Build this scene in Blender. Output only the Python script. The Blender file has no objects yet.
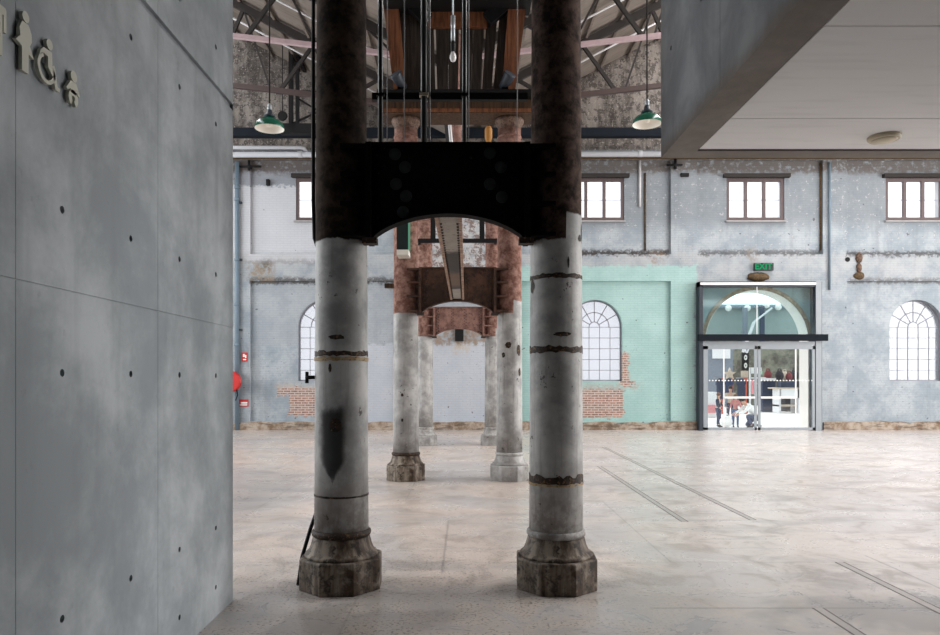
import bpy, bmesh, math, random
from mathutils import Vector, Matrix
random.seed(7)
C = bpy.context.scene.collection
PI = math.pi
F = 700.0; VX = 466.0; HY = 380.0; H = 1.6
def at(px, py, Y):
    return Vector(((px-VX)*Y/F, Y, H+(HY-py)*Y/F))
def lin(c):
    c /= 255.0
    return c/12.92 if c <= .04045 else ((c+.055)/1.055)**2.4
def S(r, g, b, k=1.0):
    return (min(lin(r)*k, .95), min(lin(g)*k, .95), min(lin(b)*k, .95), 1)

# ------------------------------------------------------------------ materials
class Mat:
    def __init__(s, name, obj=True):
        s.m = bpy.data.materials.new(name); s.m.use_nodes = True
        s.t = s.m.node_tree; s.n = s.t.nodes; s.n.clear()
        s.out = s.n.new('ShaderNodeOutputMaterial')
        s.tc = s.n.new('ShaderNodeTexCoord')
        s.co = s.tc.outputs['Object']
        sp = s.n.new('ShaderNodeSeparateXYZ'); s.l(s.co, sp.inputs[0])
        s.x, s.y, s.z = sp.outputs
    def l(s, a, b): s.t.links.new(a, b)
    def put(s, v, inp):
        if hasattr(v, 'is_linked'): s.l(v, inp)
        else: inp.default_value = v
    def math(s, op, a, b=0.0, clamp=False):
        n = s.n.new('ShaderNodeMath'); n.operation = op; n.use_clamp = clamp
        s.put(a, n.inputs[0]); s.put(b, n.inputs[1]); return n.outputs[0]
    def vec(s, x, y, z):
        n = s.n.new('ShaderNodeCombineXYZ')
        for i, v in enumerate((x, y, z)): s.put(v, n.inputs[i])
        return n.outputs[0]
    def scale(s, v, sx, sy, sz):
        n = s.n.new('ShaderNodeVectorMath'); n.operation = 'MULTIPLY'
        s.put(v, n.inputs[0]); n.inputs[1].default_value = (sx, sy, sz); return n.outputs[0]
    def noise(s, scale, detail=4, rough=.6, v=None, dist=0):
        n = s.n.new('ShaderNodeTexNoise'); n.inputs['Scale'].default_value = scale
        n.inputs['Detail'].default_value = detail; n.inputs['Roughness'].default_value = rough
        n.inputs['Distortion'].default_value = dist
        s.l(v if v is not None else s.co, n.inputs['Vector']); return n.outputs['Fac']
    def step(s, v, lo, hi):
        n = s.n.new('ShaderNodeMapRange'); n.interpolation_type = 'SMOOTHSTEP'
        s.put(v, n.inputs['Value']); n.inputs['From Min'].default_value = lo; n.inputs['From Max'].default_value = hi
        if lo > hi:
            n.inputs['From Min'].default_value = hi; n.inputs['From Max'].default_value = lo
            n.inputs['To Min'].default_value = 1; n.inputs['To Max'].default_value = 0
        return n.outputs['Result']
    def mix(s, f, a, b, mode='MIX'):
        n = s.n.new('ShaderNodeMix'); n.data_type = 'RGBA'; n.blend_type = mode
        s.put(f, n.inputs[0]); s.put(a, n.inputs[6]); s.put(b, n.inputs[7]); return n.outputs[2]
    def mul(s, *a):
        r = a[0]
        for b in a[1:]: r = s.math('MULTIPLY', r, b)
        return r
    def band(s, v, lo, hi, soft):
        return s.mul(s.step(v, lo-soft, lo+soft), s.step(v, hi+soft, hi-soft))
    def rect(s, u, v, u0, u1, v0, v1, soft=.05):
        return s.mul(s.band(u, u0, u1, soft), s.band(v, v0, v1, soft))
    def brick(s, v, w=.23, h=.075, mort=.012):
        n = s.n.new('ShaderNodeTexBrick'); s.l(v, n.inputs['Vector'])
        n.inputs['Scale'].default_value = 1; n.inputs['Brick Width'].default_value = w
        n.inputs['Row Height'].default_value = h; n.inputs['Mortar Size'].default_value = mort
        n.inputs['Color1'].default_value = (.55, .55, .55, 1); n.inputs['Color2'].default_value = (1, 1, 1, 1)
        return n.outputs['Color'], n.outputs['Fac']
    def done(s, col, rough=.6, metal=0.0, bump=None, bs=.3, bd=.01, spec=.5, **kw):
        p = s.n.new('ShaderNodeBsdfPrincipled')
        s.put(col, p.inputs['Base Color']); s.put(rough, p.inputs['Roughness']); s.put(metal, p.inputs['Metallic'])
        s.put(spec, p.inputs['Specular IOR Level'])
        for k, v in kw.items(): s.put(v, p.inputs[k.replace('_', ' ')])
        if bump is not None:
            b = s.n.new('ShaderNodeBump'); b.inputs['Strength'].default_value = bs; b.inputs['Distance'].default_value = bd
            s.put(bump, b.inputs['Height']); s.l(b.outputs[0], p.inputs['Normal'])
        s.l(p.outputs[0], s.out.inputs[0]); return s.m

def plain(name, col, rough=.6, metal=0.0, var=.25, sc=6.0, spec=.5):
    m = Mat(name)
    n = m.noise(sc, 4, .6)
    d = tuple(c*(1-var) for c in col[:3])+(1,); l = tuple(min(c*(1+var), .95) for c in col[:3])+(1,)
    return m.done(m.mix(n, d, l), rough, metal, bump=n, bs=.1, spec=spec)

def emis(name, col, st):
    m = Mat(name); e = m.n.new('ShaderNodeEmission'); e.inputs[0].default_value = col; e.inputs[1].default_value = st
    m.l(e.outputs[0], m.out.inputs[0]); return m.m

def glass(name, tint, gloss=.08, white=0.0):
    m = Mat(name)
    tr = m.n.new('ShaderNodeBsdfTransparent'); tr.inputs[0].default_value = tint
    gl = m.n.new('ShaderNodeBsdfGlossy'); gl.inputs['Roughness'].default_value = .05
    mx = m.n.new('ShaderNodeMixShader'); mx.inputs[0].default_value = gloss
    m.l(tr.outputs[0], mx.inputs[1]); m.l(gl.outputs[0], mx.inputs[2]); last = mx.outputs[0]
    if white:
        tl = m.n.new('ShaderNodeBsdfTranslucent'); tl.inputs[0].default_value = (.9, .9, .92, 1)
        m2 = m.n.new('ShaderNodeMixShader'); m2.inputs[0].default_value = white
        m.l(last, m2.inputs[1]); m.l(tl.outputs[0], m2.inputs[2]); last = m2.outputs[0]
    m.l(last, m.out.inputs[0]); return m.m

K = .84
def concrete_wall():
    m = Mat('fair_faced_concrete')
    big = m.noise(1.3, 6, .65, dist=.15); fine = m.noise(14, 4, .7)
    st = m.noise(1.0, 4, .6, m.scale(m.co, 3, 3, .35))
    c = m.mix(m.step(big, .35, .68), S(142, 148, 153, 1.05), S(180, 185, 189, 1.12))
    c = m.mix(m.mul(m.step(st, .5, .72), .45), c, S(128, 134, 138, 1.0))
    c = m.mix(m.mul(m.step(fine, .62, .75), .25), c, S(112, 117, 121))
    return m.done(c, .55, bump=fine, bs=.08, spec=.35)

def back_wall():
    m = Mat('painted_brick_wall')
    w1 = m.noise(1.3, 5, .65); w2 = m.noise(6, 5, .7); w3 = m.noise(18, 4, .7)
    jit = m.math('MULTIPLY', m.math('SUBTRACT', w2, .5), .5)
    x = m.math('ADD', m.x, jit); z = m.math('ADD', m.z, jit)
    X = lambda p: (p-VX)/31.25
    Z = lambda p: (430-p)/31.25
    def rp(x0, x1, y0, y1, soft=.05, wob=True):
        return m.rect(x if wob else m.x, z if wob else m.z, X(x0), X(x1), Z(y1), Z(y0), soft)
    bc, bf = m.brick(m.vec(m.x, m.z, 0.0))
    base = m.mix(m.step(w1, .35, .65), S(150, 161, 170, K), S(180, 187, 193, K))
    base = m.mix(m.mul(m.step(w2, .5, .7), .35), base, S(122, 130, 138, K))
    base = m.mix(m.mul(m.step(m.noise(1.0, 4, .6, m.scale(m.co, 2.5, 1, .3)), .52, .7), .3), base, S(118, 124, 130, K))
    # left bays: whiter
    base = m.mix(m.mul(rp(100, 350, 185, 262), .9), base, m.mix(w1, S(196, 198, 205, K), S(212, 213, 218, K)))
    base = m.mix(m.mul(rp(100, 350, 158, 185), .75), base, S(138, 140, 148, K))
    base = m.mix(m.mul(rp(255, 500, 285, 345, .1), .5), base, S(168, 172, 178, K))
    base = m.mix(m.mul(rp(340, 500, 344, 430), .8), base, m.mix(w1, S(186, 191, 202, K), S(205, 208, 216, K)))
    # grey weathering band at window level, right bays
    base = m.mix(m.mul(rp(500, 1100, 162, 225, .4), .75), base, m.mix(w2, S(110, 117, 124, K), S(146, 152, 158, K)))
    # frieze, pale and blotchy
    base = m.mix(m.mul(rp(100, 1100, 253, 281, .08), m.step(w1, .3, .6), .55), base, S(182, 182, 183, K))
    # teal bay
    teal = m.mix(m.step(w1, .3, .7), S(158, 192, 188, K), S(174, 206, 202, K))
    teal = m.mix(m.mul(m.step(w2, .6, .75), .35), teal, S(180, 205, 200, K))
    base = m.mix(rp(505, 696, 266, 440, .06), base, teal)
    # peeled white flecks
    fl = m.mul(m.step(w2, .55, .62), m.step(w3, .5, .58), rp(560, 1100, 160, 252, .5))
    base = m.mix(m.mul(fl, .7), base, S(205, 203, 203, K))
    # top strip brown and gable dark
    base = m.mix(m.mul(rp(100, 1100, 150, 172, .12), m.step(w2, .3, .5), .9), base, S(96, 87, 82, K))
    gab = m.mix(m.step(m.noise(1.0, 5, .7, m.scale(m.co, 2.2, 1, .5)), .35, .65), S(74, 66, 60, K), S(142, 133, 126, K))
    gab = m.mix(m.mul(m.step(w2, .5, .56), .75), gab, S(52, 43, 38, K))
    gab = m.mix(m.mul(m.step(w3, .58, .64), .7), gab, S(172, 164, 158, K))
    base = m.mix(m.step(m.z, Z(150)-.03, Z(150)+.03), base, gab)
    # dark ledges (ledge shading painted into the wall colour)
    for (a, b, y0, y1, k) in ((560, 670, 250, 254, .75), (700, 823, 250, 254, .5), (847, 1000, 251, 255, .55), (848, 1000, 279, 281.5, .45),
                              (250, 400, 278, 282, .6), (245, 330, 260, 262, .25), (420, 520, 252, 256, .4)):
        base = m.mix(m.mul(rp(a, b, y0-.5, y1+1, .06), m.step(w2, .25, .5), min(k*1.35, .95)), base, S(62, 54, 50, K))
    # stains
    for (a, b, y0, y1, k, c) in ((250, 275, 262, 280, .8, S(150, 130, 105, K)), (262, 272, 258, 268, .6, S(90, 80, 72, K)),
                                 (652, 665, 250, 262, .7, S(150, 125, 105, K)), (748, 758, 246, 262, .7, S(150, 140, 130, K)),
                                 (300, 330, 385, 391, .8, S(196, 186, 176, K)), (276, 300, 383, 392, .8, S(196, 180, 166, K)),
                                 (425, 500, 315, 344, .75, S(150, 120, 92, K)), (452, 470, 343, 352, .7, S(196, 180, 160, K)),
                                 (583, 643, 384, 389, .9, S(178, 166, 160, K)), (384, 396, 282, 288, .8, S(120, 92, 70, K))):
        base = m.mix(m.mul(rp(a, b, y0, y1, .12), m.step(w2, .38, .58), k), base, c)
    # exposed brick patches
    ex = m.mix(bc, S(100, 76, 66), S(172, 134, 118)); ex = m.mix(m.mul(m.step(w3, .5, .6), .6), ex, S(96, 74, 66)); ex = m.mix(bf, ex, S(196, 186, 180))
    for r in ((570, 624, 389, 418), (622, 630, 352, 385), (622, 636, 380, 386), (288, 350, 388, 416), (276, 300, 388, 395)):
        base = m.mix(rp(*r, .05), base, ex)
    pe = m.mix(m.step(m.noise(4.5, 5, .75), .48, .54), S(200, 197, 196, K), S(124, 102, 94, K))
    base = m.mix(m.mul(rp(430, 500, 210, 300, .2), m.step(w2, .4, .5), .9), base, pe)
    # graphite-like scribbles of chipped paint low down
    chip = m.mul(m.step(w3, .62, .66), m.step(w1, .48, .56), m.step(m.z, 3.4, 2.4))
    base = m.mix(m.mul(chip, .55), base, S(96, 100, 110, K))
    dots = m.mul(m.step(m.noise(6.3, 2, .4), .735, .75), .7)
    base = m.mix(dots, base, S(74, 74, 80, K))
    base = m.mix(m.mul(bf, .10), base, S(110, 116, 126, K))
    b = m.math('ADD', m.math('MULTIPLY', bf, -.8), m.math('MULTIPLY', w3, .4))
    return m.done(base, .7, bump=b, bs=.35, bd=.01, spec=.3)

def floor_mat():
    m = Mat('polished_concrete_floor')
    a = m.noise(.45, 5, .6, dist=.5); b = m.noise(2.2, 6, .7, dist=.8); c = m.noise(11, 5, .75); sp = m.noise(42, 3, .6)
    sx = m.noise(1.0, 5, .65, m.scale(m.co, .8, 2.6, 1))
    col = m.mix(m.step(a, .36, .64), S(184, 178, 175, 1.0), S(206, 190, 178, 1.0))
    col = m.mix(m.mul(m.step(m.math('ADD', m.x, m.math('MULTIPLY', a, 1.5)), 1.6, 4.0), .6), col, S(224, 216, 213, 1.0))  # paler to the right: window sheen painted into the floor colour
    col = m.mix(m.mul(m.step(b, .48, .66), .6), col, S(150, 136, 126, 1.0))
    col = m.mix(m.mul(m.step(sx, .5, .66), .45), col, S(150, 146, 146, 1.0))
    col = m.mix(m.mul(m.step(b, .45, .25), .35), col, S(216, 205, 198, 1.0))
    # grey old slab close to the camera side
    near = m.step(m.math('ADD', m.y, m.math('MULTIPLY', m.math('SUBTRACT', b, .5), 1.2)), 5.35, 4.95)
    col = m.mix(m.mul(near, .6), col, m.mix(m.step(b, .38, .6), S(168, 167, 168, 1.0), S(214, 202, 192, 1.0)))
    col = m.mix(m.mul(m.step(a, .5, .56), near, .5), col, S(128, 124, 122, 1.0))
    # exposed aggregate speckle
    agg = m.mul(m.step(sp, .54, .6), m.step(b, .44, .54), m.step(m.y, 9, 5), m.step(m.x, 2.2, .6))
    col = m.mix(m.mul(agg, .75), col, S(84, 78, 74, 1.0))
    # slab joints and cracks
    jn = m.math('MULTIPLY', m.math('SUBTRACT', c, .5), .03)
    yy = m.math('ADD', m.y, jn); xx = m.math('ADD', m.x, jn)
    for y0, x0, x1, k in ((8.0, -20, 20, .35), (4.91, 1.3, 6, .5), (6.55, -1.6, .2, .3), (12.3, -20, 20, .3), (10.0, -20, -1.2, .3)):
        col = m.mix(m.mul(m.band(yy, y0-.012, y0+.012, .008), m.band(m.x, x0, x1, .02), k), col, S(92, 88, 86, 1.0))
    for x0, y0, y1, k in ((-.2, 5.8, 8.0, .45), (3.64, 4.2, 6.4, .5), (-2.6, 5, 16, .25), (5.6, 6, 14, .2)):
        col = m.mix(m.mul(m.band(xx, x0-.01, x0+.01, .008), m.band(m.y, y0, y1, .05), k), col, S(88, 84, 82, 1.0))
    sl, slf = m.brick(m.vec(m.math('ADD', m.x, .8), m.math('ADD', m.y, .05), 0.0), 5.2, 3.1, .01)
    col = m.mix(.28, col, sl, 'MULTIPLY')
    rough = m.math('ADD', .19, m.math('MULTIPLY', b, .2))
    return m.done(col, rough, bump=c, bs=.02, bd=.005, spec=.5)

def column_mat(name, up_a, up_b, right=False, seed=0, smear=False):
    m = Mat(name)
    oi = m.n.new('ShaderNodeObjectInfo')
    off = m.vec(m.math('MULTIPLY', oi.outputs['Random'], 9.0), seed*1.7, m.math('MULTIPLY', oi.outputs['Random'], 5.0))
    ad = m.n.new('ShaderNodeVectorMath'); m.l(m.co, ad.inputs[0]); m.l(off, ad.inputs[1]); v = ad.outputs[0]
    n1 = m.noise(3, 5, .65, v); n2 = m.noise(9, 5, .7, v); n3 = m.noise(1, 4, .6, m.scale(v, 16, 16, 1.1))
    w = m.mix(m.step(n1, .35, .65), S(150, 149, 148, .84), S(196, 194, 192, .84))
    w = m.mix(m.mul(m.step(n3, .52, .7), .45), w, S(118, 112, 106, .9))
    w = m.mix(m.mul(m.step(n2, .64, .68), .85), w, S(46, 40, 36))
    low = m.mul(m.step(m.z, .95, .35), m.step(n2, .42, .58))
    w = m.mix(m.mul(low, .3 if seed else .6), w, S(92, 76, 64))
    u = m.mix(m.step(n2, .35, .65), up_a, up_b)
    u = m.mix(m.mul(m.step(n1, .5, .7), .5), u, tuple(c*.5 for c in up_a[:3])+(1,))
    edge = m.math('ADD', m.z, m.math('MULTIPLY', m.math('SUBTRACT', n2, .5), .06))
    raise_ = m.mul(m.step(m.x, .05, .055), .2 if right else 0.0)
    if smear:   # tar run down the front of the shaft
        sx_ = m.math('ADD', m.x, m.math('MULTIPLY', m.math('SUBTRACT', n2, .5), .05))
        hw_ = m.math('MULTIPLY', m.step(m.z, .80, 1.02), .10)
        ins = m.step(m.math('DIVIDE', m.math('ABSOLUTE', m.math('ADD', sx_, .035)), m.math('ADD', hw_, .001)), 1.15, .6)
        zz = m.math('ADD', m.z, m.math('MULTIPLY', m.math('SUBTRACT', n1, .5), .3))
        ins = m.mul(ins, m.band(zz, .84, 1.36, .05), m.step(m.y, 0, -.05))
        w = m.mix(m.mul(ins, .9), w, S(13, 12, 12))
        pn = m.mul(m.band(m.x, -.30, .125, .008), m.band(zz, .56, .80, .01), .35); w = m.mix(pn, w, S(150, 142, 138))
    f = m.step(m.math('SUBTRACT', edge, raise_), 2.655, 2.67)
    return m.done(m.mix(f, w, u), m.math('ADD', .55, m.math('MULTIPLY', f, .3)), bump=n2, bs=.25, bd=.01, spec=m.math('SUBTRACT', .35, m.math('MULTIPLY', f, .28)))

def base_mat(dk):
    m = Mat('stained_iron_base')
    n1 = m.noise(4, 5, .65); n2 = m.noise(14, 5, .7)
    st = m.noise(1, 4, .6, m.scale(m.co, 9, 9, 1.2))
    c = m.mix(m.step(st, .42-dk*.16, .62), S(150, 138, 124), S(68, 51, 39))
    c = m.mix(m.mul(m.step(n2, .5-dk*.05, .62), .85), c, S(30, 23, 18))
    c = m.mix(m.mul(m.step(n1, .56, .7), .5), c, S(176, 164, 152))
    return m.done(c, .65, bump=n2, bs=.4, bd=.01, spec=.3)

def rust_mat(name, a, b, c3, sc=5.0):
    m = Mat(name)
    n1 = m.noise(sc, 5, .7); n2 = m.noise(sc*3, 4, .7)
    c = m.mix(m.step(n1, .35, .65), a, b); c = m.mix(m.mul(m.step(n2, .54, .64), .8), c, c3)
    return m.done(c, .65 if sc > 1 else .95, bump=n2, bs=.25, spec=.25 if name != 'near_black_iron' else .04)

def beam_mat():
    m = Mat('patchy_painted_steel')
    n1 = m.noise(5, 5, .7); n2 = m.noise(22, 4, .7)
    y = m.math('ADD', m.y, m.math('MULTIPLY', m.math('SUBTRACT', n1, .5), .5))
    pale = m.mix(n1, S(128, 120, 112), S(172, 166, 158))
    c = m.mix(m.band(y, 7.0, 9.9, .08), pale, m.mix(n1, S(30, 25, 22), S(56, 46, 40)))
    c = m.mix(m.band(y, 8.4, 9.6, .2), c, m.mix(n1, S(74, 56, 42), S(120, 92, 70)))
    c = m.mix(m.mul(m.step(n2, .58, .64), .6), c, S(60, 46, 38))
    return m.done(c, .6, bump=n2, bs=.2, spec=.3)

def wood_mat(name, a, b):
    m = Mat(name)
    n = m.noise(1, 5, .65, m.scale(m.co, 26, 26, 2)); n2 = m.noise(3, 3, .5)
    c = m.mix(m.step(n, .35, .65), a, b); c = m.mix(m.mul(m.step(n2, .55, .7), .4), c, S(44, 30, 22))
    return m.done(c, .7, bump=n, bs=.3, spec=.25)

def soffit_mat():
    m = Mat('white_soffit_board')
    n = m.noise(1.2, 4, .6); g = m.noise(1, 3, .5, m.scale(m.co, 2, 14, 1))
    c = m.mix(n, S(240, 240, 240), S(246, 246, 246)); c = m.mix(m.mul(m.step(g, .5, .7), .1), c, S(170, 168, 166))
    return m.done(c, .6, spec=.3)

def roof_mat():
    m = Mat('roof_lining_boards')
    n = m.noise(1.2, 5, .6); st = m.noise(1, 4, .6, m.scale(m.co, 1.5, 12, 1.5))
    c = m.mix(n, S(108, 99, 92), S(142, 132, 124)); c = m.mix(m.mul(m.step(st, .5, .65), .4), c, S(88, 80, 75))
    return m.done(c, .7, spec=.2)

def facade_mat():
    m = Mat('mottled_stone')
    n = m.noise(1.4, 6, .75); n2 = m.noise(4, 5, .7)
    c = m.mix(m.step(n, .38, .62), S(78, 76, 68), S(128, 128, 114)); c = m.mix(m.mul(m.step(n2, .55, .68), .6), c, S(120, 100, 88))
    top = m.mix(n2, S(128, 140, 138), S(156, 168, 165))
    c = m.mix(m.step(m.z, 4.0, 4.2), c, top)
    return m.done(c, .8)

def beamc_mat():
    m = Mat('raw_concrete_beam')
    n = m.noise(1.6, 6, .65, dist=.4); n2 = m.noise(9, 5, .7)
    st = m.noise(1, 4, .6, m.scale(m.co, 3, 3, .4))
    c = m.mix(m.step(n, .35, .65), S(132, 134, 138, .9), S(164, 166, 168, .9))
    c = m.mix(m.mul(m.step(st, .5, .7), .4), c, S(110, 113, 118, .9))
    # rust-brown water mark along the lower arris and a brown soffit
    e = m.math('ADD', m.z, m.math('MULTIPLY', m.math('SUBTRACT', n, .5), .14))
    c = m.mix(m.mul(m.step(e, 3.33, 3.2), .75), c, m.mix(n2, S(92, 82, 72), S(136, 122, 108)))
    return m.done(c, .65, bump=n2, bs=.1, spec=.3)

def plinth_mat():
    m = Mat('rough_wall_base')
    n = m.noise(3, 6, .7); n2 = m.noise(1, 4, .6, m.scale(m.co, 2, 2, 12))
    c = m.mix(m.step(n, .36, .62), S(130, 108, 88, K), S(186, 172, 158, K)); c = m.mix(m.mul(m.step(n2, .52, .6), .6), c, S(86, 74, 66, K))
    return m.done(c, .8, bump=n, bs=.5, bd=.03, spec=.2)

MT = dict(
    concrete=concrete_wall(), wall=back_wall(), floor=floor_mat(), soffit=soffit_mat(), roof=roof_mat(), beamc=beamc_mat(),
    col1L=column_mat('column_paint_grimy_smeared', S(24, 19, 16), S(62, 50, 42), smear=True), col1R=column_mat('column_paint_grimy', S(30, 24, 21), S(84, 67, 60), True),
    col2L=column_mat('column_paint_red_oxide', S(106, 74, 65), S(156, 124, 113), seed=1), col2R=column_mat('column_paint_red_oxide_raised', S(106, 74, 65), S(156, 124, 113), True, seed=1),
    base1=base_mat(1), base2=base_mat(.3), plinth=plinth_mat(), facade=facade_mat(),
    gird1=rust_mat('near_black_iron', S(10, 9, 9), S(16, 14, 13), S(24, 18, 15)), gird2=rust_mat('rusted_plate', S(58, 44, 38), S(92, 66, 54), S(46, 34, 30)),  # front girder is near black all over, the middle one brown
    gird3=rust_mat('red_oxide_plate', S(104, 76, 68), S(142, 108, 98), S(78, 58, 52)), beam=beam_mat(),
    rivet=plain('rivet_iron', S(50, 40, 35)), washer=plain('dusty_washer', S(27, 30, 31), .9, var=.5, sc=40),
    band=rust_mat('rusty_joint', S(28, 23, 20), S(60, 46, 38), S(126, 96, 62), 14), ochre=rust_mat('ochre_joint', S(140, 112, 72), S(170, 150, 120), S(60, 44, 34), 14),
    black=plain('black_steel', S(20, 19, 20), .6, spec=.2), pipe=plain('dark_pipe', S(30, 30, 33), .35), wire=plain('pale_wire', S(128, 128, 130), .4),
    orange=wood_mat('orange_timber', S(88, 52, 34), S(126, 80, 52)), darkwood=wood_mat('dark_timber', S(38, 33, 30), S(62, 54, 48)), brownwood=wood_mat('brown_timber', S(58, 44, 35), S(88, 66, 48)),
    truss=plain('truss_iron', S(34, 28, 26)), redtruss=plain('maroon_iron', S(66, 50, 47)), pink=plain('pink_primer', S(176, 152, 156)),
    conduit=plain('pale_conduit', S(196, 194, 196), .4), white=plain('white_paint', S(222, 222, 224), .5, var=.08), grey=plain('grey_metal', S(140, 146, 152), .45, var=.1),
    bluepipe=plain('blue_grey_pipe', S(104, 122, 136), .5), dkblue=plain('blue_black_steel', S(40, 48, 58), .5),
    green=plain('green_enamel', S(20, 84, 66), .22, var=.1), steel=plain('galvanised', S(150, 156, 160), .35, .6), lampw=plain('white_enamel', S(236, 232, 222), .4, var=.03),
    frame=plain('brown_window_timber', S(92, 78, 78), .6), winbar=plain('grey_glazing_bar', S(134, 134, 144), .6), lintel=plain('dark_lintel', S(34, 29, 27), .8), sill=plain('pale_sill', S(150, 146, 146), .7),
    glass=glass('clear_glass', (.93, .96, .96, 1), .06), archglass=glass('obscure_glass', (.60, .60, .62, 1), .03, .12), frost=glass('frosted_glass', (.95, .95, .97, 1), .03, .3), tint=glass('greenish_glass', (.80, .90, .90, 1), .08),
    red=plain('red_enamel', S(190, 42, 40), .35, var=.1), signw=plain('sign_white', S(235, 235, 232), .5, var=.03), signg=emis('exit_green', S(30, 190, 120), .75),
    exitbox=plain('exit_housing', S(16, 30, 30), .4), greenlit=emis('green_lit_face', S(120, 190, 160), .5), icon=plain('pale_sign_letters', S(206, 205, 190), .5, var=.06),
    beige=plain('beige_plastic', S(206, 194, 168), .5, var=.04), rust=rust_mat('brown_rust_lump', S(74, 58, 40), S(104, 84, 58), S(40, 30, 22), 9), brick=rust_mat('broken_brick', S(140, 110, 94), S(180, 150, 130), S(70, 56, 48), 9),
    rail=plain('worn_rail', S(172, 164, 160), .3), groove=plain('rail_groove', S(112, 106, 103), .8),
    yellow=plain('yellow_paint', S(150, 100, 36), .7), plug=plain('tie_hole_dark', S(14, 14, 14), .9), skylight=emis('skylight_glass', (1, 1, 1, 1), 1.5),
    ground=plain('pale_paving', S(232, 228, 226), .8, var=.05), skin=plain('skin', S(214, 168, 146), .6, var=.05), hair=plain('dark_hair', S(38, 30, 28), .6), fair=plain('brown_hair', S(120, 84, 62), .6),
    navy=plain('navy_cloth', S(52, 62, 84), .8), jeans=plain('blue_denim', S(70, 104, 150), .8), dkjeans=plain('dark_denim', S(46, 62, 96), .8), pinkc=plain('pink_cloth', S(226, 146, 150), .8), shirt=plain('white_cotton', S(246, 246, 246), .8, var=.04),
    beigec=plain('beige_cloth', S(200, 184, 166), .8), redpost=plain('orange_red_post', S(206, 98, 78), .6), dark=plain('dark_cloth', S(44, 40, 46), .8), maroon=plain('maroon_cloth', S(120, 52, 56), .8),
    transom=plain('blue_black_transom', S(24, 29, 36), .8, spec=.1), base3=base_mat(-1.0),
    corbel=rust_mat('broken_brick_dark', S(78, 58, 48), S(122, 98, 84), S(40, 30, 26), 12),
    whitepipe=plain('aged_white_pipe', S(176, 177, 182), .5, var=.12),
    lightgreen=plain('pale_green_edge', S(150, 206, 178), .6), partition=plain('grey_partition', S(120, 128, 140), .7), plaster=plain('white_plaster', S(238, 228, 222), .7, var=.04),
)

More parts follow.
